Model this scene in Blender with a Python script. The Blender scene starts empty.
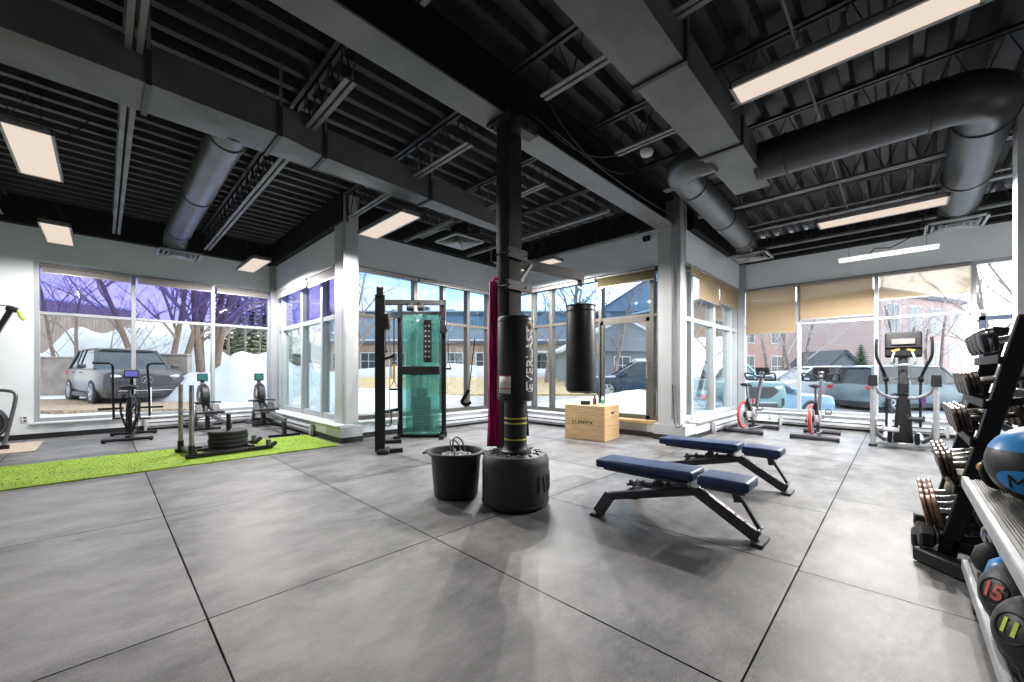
import bpy, bmesh, math, random
from mathutils import Vector, Matrix, Euler
PI = math.pi
S = bpy.context.scene
COL = S.collection
V = Vector
# ---------------------------------------------------------------- view frame (camera stands at the origin, x and y run along the floor mats)
FPX, CXP, HYP, EYE = 397.3, 512.0, 372.0, 1.105
ANG = math.atan(386 / 397.3)
FWD = V((math.cos(ANG), math.sin(ANG), 0)); RGT = V((math.sin(ANG), -math.cos(ANG), 0))
def W(px, d, z=0.0):
    """world point at distance d (m, along the view axis) in the direction of column px"""
    l = (px - CXP) / FPX * d
    p = FWD * d + RGT * l
    return V((p.x, p.y, z))

# ---------------------------------------------------------------- mesh collector
class MB:
    def __init__(self):
        self.bm = bmesh.new(); self.mi = 0
    def _add(self, t, M=None):
        if M is not None: t.transform(M)
        for f in t.faces: f.material_index = self.mi
        me = bpy.data.meshes.new('tmp'); t.to_mesh(me); t.free()
        self.bm.from_mesh(me); bpy.data.meshes.remove(me)
        return self
    def box(self, c, s, rot=None, bev=0.0, seg=1):
        t = bmesh.new(); bmesh.ops.create_cube(t, size=1.0)
        t.transform(Matrix.Diagonal((s[0], s[1], s[2], 1)))
        if bev > 0:
            bmesh.ops.bevel(t, geom=t.edges[:], offset=min(bev, min(s) * .49), segments=seg, profile=.5, affect='EDGES')
        M = Matrix.Translation(V(c))
        if rot is not None:
            R = Matrix.Rotation(rot, 4, 'Z') if isinstance(rot, (int, float)) else (rot.to_matrix().to_4x4() if isinstance(rot, Euler) else rot.to_4x4())
            M = M @ R
        return self._add(t, M)
    def b2(self, a, b, bev=0.0, seg=1):
        """box from corner to corner"""
        lo = [min(a[i], b[i]) for i in range(3)]; hi = [max(a[i], b[i]) for i in range(3)]
        return self.box([(lo[i] + hi[i]) / 2 for i in range(3)], [max(hi[i] - lo[i], .0005) for i in range(3)], None, bev, seg)
    def bar(self, p, q, w, h=None, up=(0, 0, 1), bev=0.0, seg=1):
        """rectangular bar from p to q: w sideways, h along up"""
        p, q = V(p), V(q); h = w if h is None else h
        d = q - p; L = d.length
        if L < 1e-6: return self
        y = d / L; u = V(up)
        if abs(y.dot(u)) > .98: u = V((1, 0, 0))
        x = y.cross(u).normalized(); z = x.cross(y)
        R = Matrix((x, y, z)).transposed()
        return self.box((p + q) / 2, (w, L, h), R, bev, seg)
    def tube(self, pts, r, seg=8, closed=False, cap=True):
        pts = [V(p) for p in pts]; n = len(pts)
        rs = r if isinstance(r, (list, tuple)) else [r] * n
        t = bmesh.new(); rings = []; prev = None
        for i, p in enumerate(pts):
            if closed: d = pts[(i + 1) % n] - pts[i - 1]
            else: d = pts[min(i + 1, n - 1)] - pts[max(i - 1, 0)]
            if d.length < 1e-9: d = V((0, 0, 1))
            d.normalize()
            if prev is None:
                u = V((0, 0, 1)) if abs(d.z) < .9 else V((1, 0, 0))
                x = d.cross(u).normalized()
            else:
                x = prev - d * prev.dot(d)
                if x.length < 1e-6: x = d.cross(V((0, 0, 1)) if abs(d.z) < .9 else V((1, 0, 0)))
                x.normalize()
            prev = x; y = d.cross(x)
            rings.append([t.verts.new(p + (x * math.cos(2 * PI * k / seg) + y * math.sin(2 * PI * k / seg)) * rs[i]) for k in range(seg)])
        m = n if closed else n - 1
        for i in range(m):
            A, B = rings[i], rings[(i + 1) % n]
            for k in range(seg): t.faces.new((A[k], A[(k + 1) % seg], B[(k + 1) % seg], B[k]))
        if cap and not closed:
            t.faces.new(rings[0][::-1]); t.faces.new(rings[-1])
        return self._add(t)
    def cyl(self, p, q, r, seg=16, r2=None):
        return self.tube([p, q], [r, r if r2 is None else r2], seg)
    def lathe(self, prof, c=(0, 0, 0), axis=(0, 0, 1), seg=24, scale=None):
        """profile of (r, z) turned about axis through c"""
        t = bmesh.new(); rings = []
        for (r, z) in prof:
            if r < 1e-6: rings.append([t.verts.new((0, 0, z))])
            else: rings.append([t.verts.new((r * math.cos(2 * PI * k / seg), r * math.sin(2 * PI * k / seg), z)) for k in range(seg)])
        for A, B in zip(rings, rings[1:]):
            for k in range(seg):
                a = A[k % len(A)]; b = A[(k + 1) % len(A)]; c2 = B[(k + 1) % len(B)]; d = B[k % len(B)]
                vs = []
                for v in (a, b, c2, d):
                    if v not in vs: vs.append(v)
                if len(vs) >= 3:
                    try: t.faces.new(vs)
                    except ValueError: pass
        bmesh.ops.recalc_face_normals(t, faces=t.faces[:])
        M = Matrix.Translation(V(c)) @ V((0, 0, 1)).rotation_difference(V(axis)).to_matrix().to_4x4()
        if scale: M = M @ Matrix.Diagonal((*scale, 1))
        return self._add(t, M)
    def sphere(self, c, r, seg=20, rings=12, scale=(1, 1, 1)):
        t = bmesh.new(); bmesh.ops.create_uvsphere(t, u_segments=seg, v_segments=rings, radius=r)
        return self._add(t, Matrix.Translation(V(c)) @ Matrix.Diagonal((*scale, 1)))
    def torus(self, c, R, r, axis=(0, 0, 1), seg=28, rs=8, arc=(0, 2 * PI)):
        full = abs(arc[1] - arc[0] - 2 * PI) < 1e-6
        Q = V((0, 0, 1)).rotation_difference(V(axis))
        n = seg if full else seg + 1
        pts = []
        for i in range(n):
            a = arc[0] + (arc[1] - arc[0]) * i / seg
            pts.append(V(c) + Q @ V((R * math.cos(a), R * math.sin(a), 0)))
        return self.tube(pts, r, rs, closed=full)
    def prism(self, poly, depth, M=None, bev=0.0):
        """polygon in local xy pushed along +z"""
        t = bmesh.new(); vs = [t.verts.new((x, y, 0)) for x, y in poly]
        f = t.faces.new(vs); r = bmesh.ops.extrude_face_region(t, geom=[f])
        bmesh.ops.translate(t, verts=[v for v in r['geom'] if isinstance(v, bmesh.types.BMVert)], vec=(0, 0, depth))
        bmesh.ops.recalc_face_normals(t, faces=t.faces[:])
        if bev > 0: bmesh.ops.bevel(t, geom=t.edges[:], offset=bev, segments=2, profile=.5, affect='EDGES')
        return self._add(t, M)
    def grid(self, rows, close=False):
        """surface through rows of points"""
        t = bmesh.new(); R = [[t.verts.new(V(p)) for p in row] for row in rows]
        for A, B in zip(R, R[1:]):
            n = len(A)
            for k in range(n if close else n - 1):
                t.faces.new((A[k], A[(k + 1) % n], B[(k + 1) % n], B[k]))
        return self._add(t)
    def loft(self, secs, cap=True):
        t = bmesh.new(); R = [[t.verts.new(V(p)) for p in s] for s in secs]
        for A, B in zip(R, R[1:]):
            n = len(A)
            for k in range(n): t.faces.new((A[k], A[(k + 1) % n], B[(k + 1) % n], B[k]))
        if cap: t.faces.new(R[0][::-1]); t.faces.new(R[-1])
        bmesh.ops.recalc_face_normals(t, faces=t.faces[:])
        return self._add(t)
    def build(self, name, mat, parent=None, loc=(0, 0, 0), rz=0.0, sharp=38, solid=0.0, sub=0):
        me = bpy.data.meshes.new(name); self.bm.to_mesh(me); self.bm.free()
        for m in (mat if isinstance(mat, (list, tuple)) else [mat]): me.materials.append(m)
        if len(me.polygons):
            me.polygons.foreach_set('use_smooth', [True] * len(me.polygons))
            try: me.set_sharp_from_angle(angle=math.radians(sharp))
            except Exception: pass
        o = bpy.data.objects.new(name, me); COL.objects.link(o)
        o.location = loc; o.rotation_euler = (0, 0, rz)
        if parent is not None: o.parent = parent
        if solid:
            md = o.modifiers.new('thick', 'SOLIDIFY'); md.thickness = solid; md.offset = 0
        if sub:
            md = o.modifiers.new('round', 'SUBSURF'); md.levels = sub; md.render_levels = sub
        return o

def tag(o, label, cat=None, group=None, kind=None):
    o['label'] = label
    if cat: o['category'] = cat
    if group: o['group'] = group
    if kind: o['kind'] = kind
    return o
def thing(name, label, cat, loc=(0, 0, 0), rz=0.0, group=None, kind=None):
    o = bpy.data.objects.new(name, None); COL.objects.link(o)
    o.empty_display_size = .1
    o.location = loc; o.rotation_euler = (0, 0, rz)
    return tag(o, label, cat, group, kind)
def children(o): return [c for c in bpy.data.objects if c.parent == o]
def copy_tree(o, parent=None):
    c = o.copy(); COL.objects.link(c); c.parent = parent
    for ch in children(o): copy_tree(ch, c)
    return c
def text_mesh(txt, size, depth=.004, bend_r=None, name='lettering', space=1.0, bold=0.0):
    """lettering standing in local xz, centred, reading along +x, facing -y; optional wrap on a cylinder of radius bend_r"""
    cu = bpy.data.curves.new('txt', 'FONT'); cu.body = txt; cu.size = size; cu.extrude = depth / 2; cu.align_x = 'CENTER'; cu.align_y = 'CENTER'
    cu.space_character = space; cu.resolution_u = 3; cu.offset = bold
    o = bpy.data.objects.new('txt', cu); COL.objects.link(o)
    bpy.context.view_layer.update()
    me = bpy.data.meshes.new_from_object(o.evaluated_get(bpy.context.evaluated_depsgraph_get()))
    bpy.data.objects.remove(o); bpy.data.curves.remove(cu)
    me.transform(Matrix.Rotation(PI / 2, 4, 'X'))
    return me

# ---------------------------------------------------------------- materials
MATS = {}
def nt(name):
    m = bpy.data.materials.new(name); m.use_nodes = True
    t = m.node_tree; t.nodes.clear()
    out = t.nodes.new('ShaderNodeOutputMaterial')
    return m, t, out
def N(t, kind, **kw):
    n = t.nodes.new(kind)
    for k, v in kw.items():
        if k in n.inputs: n.inputs[k].default_value = v
        else: setattr(n, k, v)
    return n
def pm(name, col, rough=.5, metal=0.0, var=.12, scale=12.0, bump=0.0, bscale=60.0, spec=.5, coat=0.0, stretch=None, col2=None, trans=0.0):
    """painted / moulded / cast surface: base colour with slight procedural variation"""
    if name in MATS: return MATS[name]
    m, t, out = nt(name); L = t.links
    b = N(t, 'ShaderNodeBsdfPrincipled', Roughness=rough, Metallic=metal)
    b.inputs['Specular IOR Level'].default_value = spec
    b.inputs['Coat Weight'].default_value = coat
    tc = N(t, 'ShaderNodeTexCoord'); src = tc.outputs['Object']
    if stretch:
        mp = N(t, 'ShaderNodeMapping'); mp.inputs['Scale'].default_value = stretch; L.new(src, mp.inputs['Vector']); src = mp.outputs['Vector']
    nz = N(t, 'ShaderNodeTexNoise', Scale=scale, Detail=4.0); L.new(src, nz.inputs['Vector'])
    mx = N(t, 'ShaderNodeMix'); mx.data_type = 'RGBA'
    c2 = col2 if col2 else tuple(c * (1 - var) for c in col); c1 = col if col2 else tuple(min(1, c * (1 + var)) for c in col)
    mx.inputs['A'].default_value = (*c1, 1); mx.inputs['B'].default_value = (*c2, 1)
    mr = N(t, 'ShaderNodeMapRange'); mr.inputs['From Min'].default_value = .35; mr.inputs['From Max'].default_value = .65
    L.new(nz.outputs['Fac'], mr.inputs['Value']); L.new(mr.outputs['Result'], mx.inputs['Factor'])
    L.new(mx.outputs['Result'], b.inputs['Base Color'])
    if bump > 0:
        n2 = N(t, 'ShaderNodeTexNoise', Scale=bscale, Detail=3.0); L.new(src, n2.inputs['Vector'])
        bp = N(t, 'ShaderNodeBump', Strength=bump, Distance=.01); L.new(n2.outputs['Fac'], bp.inputs['Height']); L.new(bp.outputs['Normal'], b.inputs['Normal'])
    L.new(b.outputs['BSDF'], out.inputs['Surface'])
    MATS[name] = m
    return m
def emit(name, col, strength):
    m, t, out = nt(name); e = N(t, 'ShaderNodeEmission', Color=(*col, 1), Strength=strength)
    t.links.new(e.outputs[0], out.inputs['Surface']); return m
def glass(name, tint, refl=.05, dark=None):
    m, t, out = nt(name); L = t.links
    tr = N(t, 'ShaderNodeBsdfTransparent', Color=(*tint, 1)); gl = N(t, 'ShaderNodeBsdfGlossy', Roughness=.02)
    fr = N(t, 'ShaderNodeFresnel', IOR=1.3)
    mx = N(t, 'ShaderNodeMixShader')
    mu = N(t, 'ShaderNodeMath', operation='MULTIPLY'); mu.inputs[1].default_value = refl / .017
    mi = N(t, 'ShaderNodeMath', operation='MINIMUM'); mi.inputs[1].default_value = .35
    L.new(fr.outputs[0], mu.inputs[0]); L.new(mu.outputs[0], mi.inputs[0])
    L.new(mi.outputs[0], mx.inputs[0]); L.new(tr.outputs[0], mx.inputs[1]); L.new(gl.outputs[0], mx.inputs[2])
    L.new(mx.outputs[0], out.inputs['Surface']); return m
def mesh_fabric(name, col, open_, transl):
    """woven sun-screen cloth: part weave that glows with the daylight behind it, part open holes"""
    m, t, out = nt(name); L = t.links
    d = N(t, 'ShaderNodeBsdfDiffuse', Color=(*col, 1)); tl = N(t, 'ShaderNodeBsdfTranslucent', Color=(*col, 1))
    tc = N(t, 'ShaderNodeTexCoord'); wv = N(t, 'ShaderNodeTexNoise', Scale=3.0, Detail=3.0); L.new(tc.outputs['Object'], wv.inputs['Vector'])
    a = N(t, 'ShaderNodeMixShader'); a.inputs[0].default_value = transl
    L.new(d.outputs[0], a.inputs[1]); L.new(tl.outputs[0], a.inputs[2])
    tr = N(t, 'ShaderNodeBsdfTransparent', Color=(1, .97, .92, 1)); b = N(t, 'ShaderNodeMixShader')
    mr = N(t, 'ShaderNodeMapRange'); mr.inputs['To Min'].default_value = open_ * .8; mr.inputs['To Max'].default_value = open_ * 1.2
    L.new(wv.outputs['Fac'], mr.inputs['Value']); L.new(mr.outputs['Result'], b.inputs[0])
    L.new(a.outputs[0], b.inputs[1]); L.new(tr.outputs[0], b.inputs[2]); L.new(b.outputs[0], out.inputs['Surface']); return m

M_WALL = pm('wall_paint', (.80, .845, .88), .6, var=.03, scale=2)
M_KNEE = pm('sill_wall_paint', (.50, .53, .56), .55, var=.04, scale=3)
M_BLACKWALL = pm('black_ceiling_paint', (.012, .012, .013), .7, var=.2, spec=.2)
M_DECK = pm('deck_paint', (.052, .05, .049), .5, var=.25, scale=3, spec=.4)
M_DUCT = pm('duct_paint', (.125, .125, .127), .42, var=.18, scale=2.5, spec=.5)
M_ROUND = pm('round_duct_paint', (.115, .12, .125), .35, metal=.6, var=.2, scale=3)
M_STEELBLK = pm('black_joist_steel', (.03, .03, .032), .45, var=.2)
M_CHORD = pm('joist_chord_steel', (.20, .20, .205), .45, var=.25, scale=3)
M_BEAM = pm('lit_flange_paint', (.18, .18, .185), .45, var=.15, scale=2)  # lower flange of the black beam, light from below put into its colour
M_COLM = pm('column_black_paint', (.007, .007, .008), .75, var=.2)
M_ALU = pm('window_aluminium', (.40, .42, .44), .4, metal=.3, var=.06, scale=2)
M_ALUB = pm('bronze_window_aluminium', (.10, .096, .085), .42, metal=.35, var=.08, scale=2)
M_WHITEFR = pm('white_window_frame', (.40, .425, .44), .4, var=.04)
M_BLKBASE = pm('black_rubber_base', (.015, .015, .017), .5)
M_HEAT = pm('heater_enamel', (.55, .57, .60), .35, metal=.2, var=.05)
M_SLOT = pm('heater_slot_black', (.02, .02, .022), .6)
M_BLK = pm('black_powder_coat', (.009, .009, .0105), .48, var=.2, spec=.35)
M_BLKR = pm('black_rubber', (.012, .012, .0135), .65, var=.25, bump=.1)
M_BLKP = pm('black_plastic', (.013, .013, .015), .45, var=.2, spec=.4)
M_GREYST = pm('grey_powder_coat', (.16, .165, .18), .35, metal=.4, var=.12)
M_SILV = pm('silver_paint', (.45, .46, .48), .32, metal=.7, var=.1)
M_CHROME = pm('chrome', (.65, .65, .67), .18, metal=1.0, var=.06)
M_IRON = pm('worn_iron', (.13, .12, .115), .4, metal=.7, var=.4, scale=25)
M_RUST = pm('rusty_cast_iron', (.25, .15, .105), .5, metal=.35, var=.35, scale=20)
M_WHITE = pm('white_plastic', (.75, .75, .74), .45, var=.04)
M_RED = pm('red_enamel', (.55, .03, .045), .35)
M_YEL = pm('yellow_plastic', (.75, .45, .05), .45)
M_GREENP = pm('lime_plastic', (.42, .62, .04), .45)
M_BLUEV = pm('navy_vinyl', (.018, .04, .135), .42, var=.12, scale=8, bump=.05, bscale=200)
M_DIFF = emit('light_diffuser', (1.0, .84, .71), .72)
M_TUBE = emit('light_tube', (1.0, .98, .95), 1.3)
M_FIXT = pm('fixture_grey_metal', (.30, .29, .29), .4, metal=.3)
M_WOOD = pm('birch_plywood', (.62, .42, .22), .5, var=.14, scale=4, stretch=(1, 1, 9))
M_INK = pm('black_ink', (.012, .01, .008), .7)
SKY_STRENGTH, LAMP_W, EXPO = 1.75, 165.0, 0.25
# ================================================================ ROOM
XA0, YA = -5.0, 10.25          # left window wall
XB, YC, XD, YE, XF = 2.74, 6.62, 6.6, 2.53, 9.95
YBACK, ZT, ZDECK = -4.0, 3.5, 3.95
ZS, ZTR, ZW = .25, 2.10, 2.94

def floor_material():
    m, t, out = nt('rubber_mat_floor'); L = t.links
    b = N(t, 'ShaderNodeBsdfPrincipled'); b.inputs['Specular IOR Level'].default_value = .5
    tc = N(t, 'ShaderNodeTexCoord'); sp = N(t, 'ShaderNodeSeparateXYZ'); L.new(tc.outputs['Object'], sp.inputs[0])
    def mth(op, a, b2=None, c=None):
        n = N(t, 'ShaderNodeMath', operation=op)
        for i, v in enumerate((a, b2, c)):
            if v is None: continue
            if isinstance(v, (int, float)): n.inputs[i].default_value = v
            else: L.new(v, n.inputs[i])
        return n.outputs[0]
    X, Y = sp.outputs['X'], sp.outputs['Y']
    near = mth('LESS_THAN', Y, .40)
    # mats 1.21 x 1.815 laid in a grid; the row nearest the rack is turned and wider
    u1 = mth('DIVIDE', mth('SUBTRACT', X, .326), 1.21); u2 = mth('DIVIDE', mth('SUBTRACT', X, 2.70), 1.78)
    u = mth('ADD', mth('MULTIPLY', u1, mth('SUBTRACT', 1.0, near)), mth('MULTIPLY', u2, near))
    v = mth('DIVIDE', mth('SUBTRACT', Y, .40), 1.815)
    wu = mth('ADD', mth('MULTIPLY', 1.21, mth('SUBTRACT', 1.0, near)), mth('MULTIPLY', 1.78, near))
    def edge(c, w):
        f = mth('FRACT', c); d = mth('MINIMUM', f, mth('SUBTRACT', 1.0, f)); return mth('MULTIPLY', d, w)
    wob = N(t, 'ShaderNodeTexNoise', Scale=5.0, Detail=2.0); L.new(tc.outputs['Object'], wob.inputs['Vector'])
    e = mth('MINIMUM', edge(u, wu), edge(v, 1.815))
    e = mth('ADD', e, mth('MULTIPLY', mth('SUBTRACT', wob.outputs['Fac'], .5), .005))
    seam = N(t, 'ShaderNodeMapRange'); seam.inputs['From Min'].default_value = .0025; seam.inputs['From Max'].default_value = .006; L.new(e, seam.inputs['Value'])
    cid = N(t, 'ShaderNodeCombineXYZ'); L.new(mth('FLOOR', u), cid.inputs[0]); L.new(mth('FLOOR', v), cid.inputs[1])
    wn = N(t, 'ShaderNodeTexWhiteNoise'); L.new(cid.outputs[0], wn.inputs['Vector'])
    fine = N(t, 'ShaderNodeTexNoise', Scale=150.0, Detail=3.0); L.new(tc.outputs['Object'], fine.inputs['Vector'])
    mp = N(t, 'ShaderNodeMapping'); mp.inputs['Scale'].default_value = (1.5, 2.4, 1); mp.inputs['Rotation'].default_value = (0, 0, .25); L.new(tc.outputs['Object'], mp.inputs['Vector'])
    big = N(t, 'ShaderNodeTexNoise', Scale=1.6, Detail=7.0, Roughness=.68); L.new(mp.outputs[0], big.inputs['Vector'])
    br = N(t, 'ShaderNodeMapRange'); br.inputs['From Min'].default_value = .33; br.inputs['From Max'].default_value = .70; br.inputs['To Min'].default_value = -.5; br.inputs['To Max'].default_value = .5
    L.new(big.outputs['Fac'], br.inputs['Value'])
    dust = N(t, 'ShaderNodeTexNoise', Scale=14.0, Detail=5.0, Roughness=.7); L.new(mp.outputs[0], dust.inputs['Vector'])
    # grime worn along the mat edges
    grime = N(t, 'ShaderNodeMapRange'); grime.inputs['From Min'].default_value = .0; grime.inputs['From Max'].default_value = .22; grime.inputs['To Min'].default_value = -.035; grime.inputs['To Max'].default_value = 0.0
    L.new(mth('ADD', e, mth('MULTIPLY', br.outputs['Result'], .1)), grime.inputs['Value'])
    val = mth('ADD', FLOOR_BASE, mth('MULTIPLY', mth('SUBTRACT', wn.outputs['Value'], .5), .085))
    val = mth('ADD', val, mth('MULTIPLY', br.outputs['Result'], .15))
    val = mth('ADD', val, mth('MULTIPLY', mth('SUBTRACT', fine.outputs['Fac'], .5), .22))
    val = mth('ADD', val, mth('MULTIPLY', mth('SUBTRACT', dust.outputs['Fac'], .5), .13))
    val = mth('ADD', val, grime.outputs['Result'])
    # bench shade painted as dark bands: along one mat edge and across the next mat
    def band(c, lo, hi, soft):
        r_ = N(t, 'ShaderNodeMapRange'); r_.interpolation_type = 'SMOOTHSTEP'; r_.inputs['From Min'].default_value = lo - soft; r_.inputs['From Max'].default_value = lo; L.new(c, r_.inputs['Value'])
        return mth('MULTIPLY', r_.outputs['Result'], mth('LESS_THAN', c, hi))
    shade_x = mth('MULTIPLY', band(X, 2.55, 2.74, .75), band(Y, .42, 2.21, .01)); shade_y = mth('MULTIPLY', band(X, 2.75, 3.55, .01), mth('MULTIPLY', mth('GREATER_THAN', Y, 2.215), mth('LESS_THAN', Y, 2.52)))
    val = mth('SUBTRACT', val, mth('MULTIPLY', mth('ADD', mth('MULTIPLY', shade_x, mth('ADD', .6, br.outputs['Result'])), mth('MULTIPLY', shade_y, .8)), .095))
    val = mth('MAXIMUM', val, .05)
    val = mth('MULTIPLY', val, mth('ADD', .03, mth('MULTIPLY', seam.outputs['Result'], .97)))
    cc = N(t, 'ShaderNodeCombineColor'); L.new(mth('MULTIPLY', val, 1.0), cc.inputs[0]); L.new(mth('MULTIPLY', val, .985), cc.inputs[1]); L.new(mth('MULTIPLY', val, .985), cc.inputs[2])
    L.new(cc.outputs[0], b.inputs['Base Color'])
    rr = mth('ADD', .52, mth('MULTIPLY', mth('SUBTRACT', dust.outputs['Fac'], .5), .22)); L.new(rr, b.inputs['Roughness'])
    bp = N(t, 'ShaderNodeBump', Strength=.06, Distance=.003); L.new(mth('ADD', mth('MULTIPLY', fine.outputs['Fac'], .5), seam.outputs['Result']), bp.inputs['Height']); L.new(bp.outputs[0], b.inputs['Normal'])
    L.new(mth('MULTIPLY', seam.outputs['Result'], .5), b.inputs['Specular IOR Level'])
    L.new(b.outputs[0], out.inputs['Surface']); return m
FLOOR_BASE = .175
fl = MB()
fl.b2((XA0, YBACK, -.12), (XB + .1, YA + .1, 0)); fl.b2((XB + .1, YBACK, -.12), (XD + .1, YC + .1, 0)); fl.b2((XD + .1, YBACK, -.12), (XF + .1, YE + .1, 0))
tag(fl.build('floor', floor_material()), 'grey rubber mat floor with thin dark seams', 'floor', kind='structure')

def wall(name, label, boxes, mat=M_WALL):
    m = MB()
    for a, b in boxes: m.b2(a, b)
    return tag(m.build(name, mat), label, 'wall', kind='structure')
T = .22
wall('wall_left', 'pale grey-blue wall around the window with the parked grey car', [
    ((XA0 - T, YA, 0), (-.80, YA + T, ZDECK)), ((-.80, YA, ZW), (XB, YA + T, ZDECK)), ((-.80, YA, 0), (XB, YA + T, ZS))])
wall('wall_left_return', 'short pale wall with three window bays left of the corner pillar', [
    ((XB, 6.75, ZW), (XB + T, YA + T, ZDECK)), ((XB - .18, 6.7, 0), (XB + T, YA, ZS))])
wall('wall_center_left', 'pale wall with tall windows behind the cable machine', [
    ((3.0, YC, ZW), (XD + T, YC + T, ZDECK)), ((2.95, YC - .17, 0), (XD, YC + T, ZS))])
wall('wall_center_right', 'pale wall with windows and glass door behind the hanging bag', [
    ((XD, 2.7, ZW), (XD + T, YC, ZDECK)), ((XD - .13, 4.12, 0), (XD + T, YC - .17, ZS)), ((XD - .13, 2.9, 0), (XD + T, 3.08, ZS))])
wall('wall_right_return', 'short pale wall with three window bays left of the spin bikes', [
    ((6.75, YE, ZW), (XF + T, YE + T, ZDECK)), ((6.75, YE - .11, 0), (XF, YE + T, ZS))])
wall('wall_right', 'pale wall band over the wide window with tan shades', [
    ((XF, -1.95, ZW), (XF + T, YE, ZDECK)), ((XF - .10, -.95, 0), (XF + T, YE - .11, ZS)), ((XF, YBACK, 0), (XF + T, -1.95, ZDECK))])
wall('wall_rear', 'plain wall of the gym on the side of the rack', [((XA0 - T, YBACK - T, 0), (XF + T, YBACK, ZDECK))])
wall('wall_back', 'plain wall of the gym far left', [((XA0 - T, YBACK, 0), (XA0, YA, ZDECK))])
wall('wall_partition', 'white wall end at the edge of the photo behind the dumbbells', [((6.1, -2.6, 0), (6.32, -.82, ZT + .05))], pm('white_wall_paint', (.78, .79, .80), .5, var=.03, scale=2))
# corner pillars
def pillar(name, label, a, b, pa, pb, strip):
    m = MB(); m.b2(a, b, .006)
    o = m.build(name, M_WALL2); tag(o, label, 'pillar', kind='structure')
    m = MB(); m.b2(pa, pb, .004); m.build('plinth', M_KNEE, o)
    m = MB(); m.b2((pa[0] - .006, pa[1] - .006, 0), (pb[0] + .006, pb[1] + .006, .085)); m.build('base_strip', M_BLKBASE, o)
    m = MB(); m.b2(*strip); m.build('corner_trim', M_ALU, o)
M_WALL2 = pm('pillar_metal_paint', (.55, .565, .58), .45, metal=.2, var=.06, scale=2)
pillar('pillar_left', 'grey square corner pillar left of the cable machine', (2.66, 6.30, ZS), (2.90, 6.66, ZDECK), (2.55, 6.15, 0), (2.90, 6.72, ZS), ((2.652, 6.292, ZS), (2.69, 6.36, ZDECK)))
pillar('pillar_right', 'grey square corner pillar right of the glass door', (6.42, 2.50, ZS), (6.62, 2.86, ZDECK), (6.38, 2.40, 0), (6.84, 2.92, ZS), ((6.412, 2.492, ZS), (6.45, 2.54, ZDECK)))
for nm, lb, a, b in (('trim_1', 'corner post between the left window and its return', (2.64, 10.13, ZS), (2.78, 10.27, ZDECK)),
                     ('trim_2', 'inside corner post behind the black column', (6.50, 6.52, ZS), (6.64, 6.66, ZDECK)),
                     ('trim_3', 'inside corner post behind the first spin bike', (9.84, 2.42, ZS), (9.98, 2.56, ZDECK))):
    m = MB(); m.b2(a, b, .004); tag(m.build(nm, M_ALU), lb, 'trim', kind='structure')
# sill ledges
M_SILL = pm('sill_laminate', (.66, .68, .69), .35, var=.04)
M_SILLW = pm('sill_wood', (.55, .36, .17), .4, var=.12, stretch=(1, 6, 1))
for nm, lb, a, b, mt in (
    ('trim_4', 'thin pale sill under the window with the parked grey car', (-.84, YA - .05, .235), (XB, YA + .04, .262), M_SILL),
    ('trim_5', 'pale window ledge running to the left corner pillar', (XB - .24, 6.2, .25), (XB + .05, YA, .275), M_SILL),
    ('trim_6', 'pale window ledge behind the cable machine', (2.9, YC - .21, .25), (XD, YC + .03, .275), M_SILL),
    ('trim_7', 'pale window ledge behind the plywood box', (XD - .18, 4.15, .25), (XD + .03, YC, .275), M_SILL),
    ('trim_8', 'wooden ledge at the foot of the glass door', (XD - .17, 2.95, .22), (XD + .03, 4.14, .275), M_SILLW),
    ('trim_9', 'white ledge under the short right window', (6.85, YE - .17, .25), (XF, YE + .03, .275), M_SILL),
    ('trim_10', 'white ledge under the wide right window', (XF - .15, -.95, .25), (XF + .03, YE, .275), M_SILL)):
    m = MB(); m.b2(a, b, .006); tag(m.build(nm, mt), lb, 'window sill', kind='structure')
m = MB(); m.b2((XD - .12, 3.08, 0), (XD + T, 4.12, .22)); tag(m.build('trim_11', M_WALL2), 'raised threshold under the glass door', 'threshold', kind='structure')
# black floor strips
for nm, lb, a, b in (
    ('baseboard_left', 'black base strip under the left window', (XA0, YA - .02, 0), (2.6, YA + .01, .085)),
    ('baseboard_left_return', 'black base strip left of the corner pillar', (XB - .20, 6.7, 0), (XB - .15, YA, .085)),
    ('baseboard_center_left', 'black base strip behind the cable machine', (2.93, YC - .19, 0), (XD - .1, YC - .14, .085)),
    ('baseboard_center_right', 'black base strip behind the plywood box', (XD - .15, 2.9, 0), (XD - .10, YC - .1, .085)),
    ('baseboard_right_return', 'black base strip right of the door pillar', (6.84, YE - .13, 0), (XF - .1, YE - .08, .07)),
    ('baseboard_right', 'black base strip under the wide right window', (XF - .12, -3.9, 0), (XF - .07, YE - .1, .06))):
    m = MB(); m.b2(a, b); tag(m.build(nm, M_BLKBASE), lb, 'baseboard', kind='structure')

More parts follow.
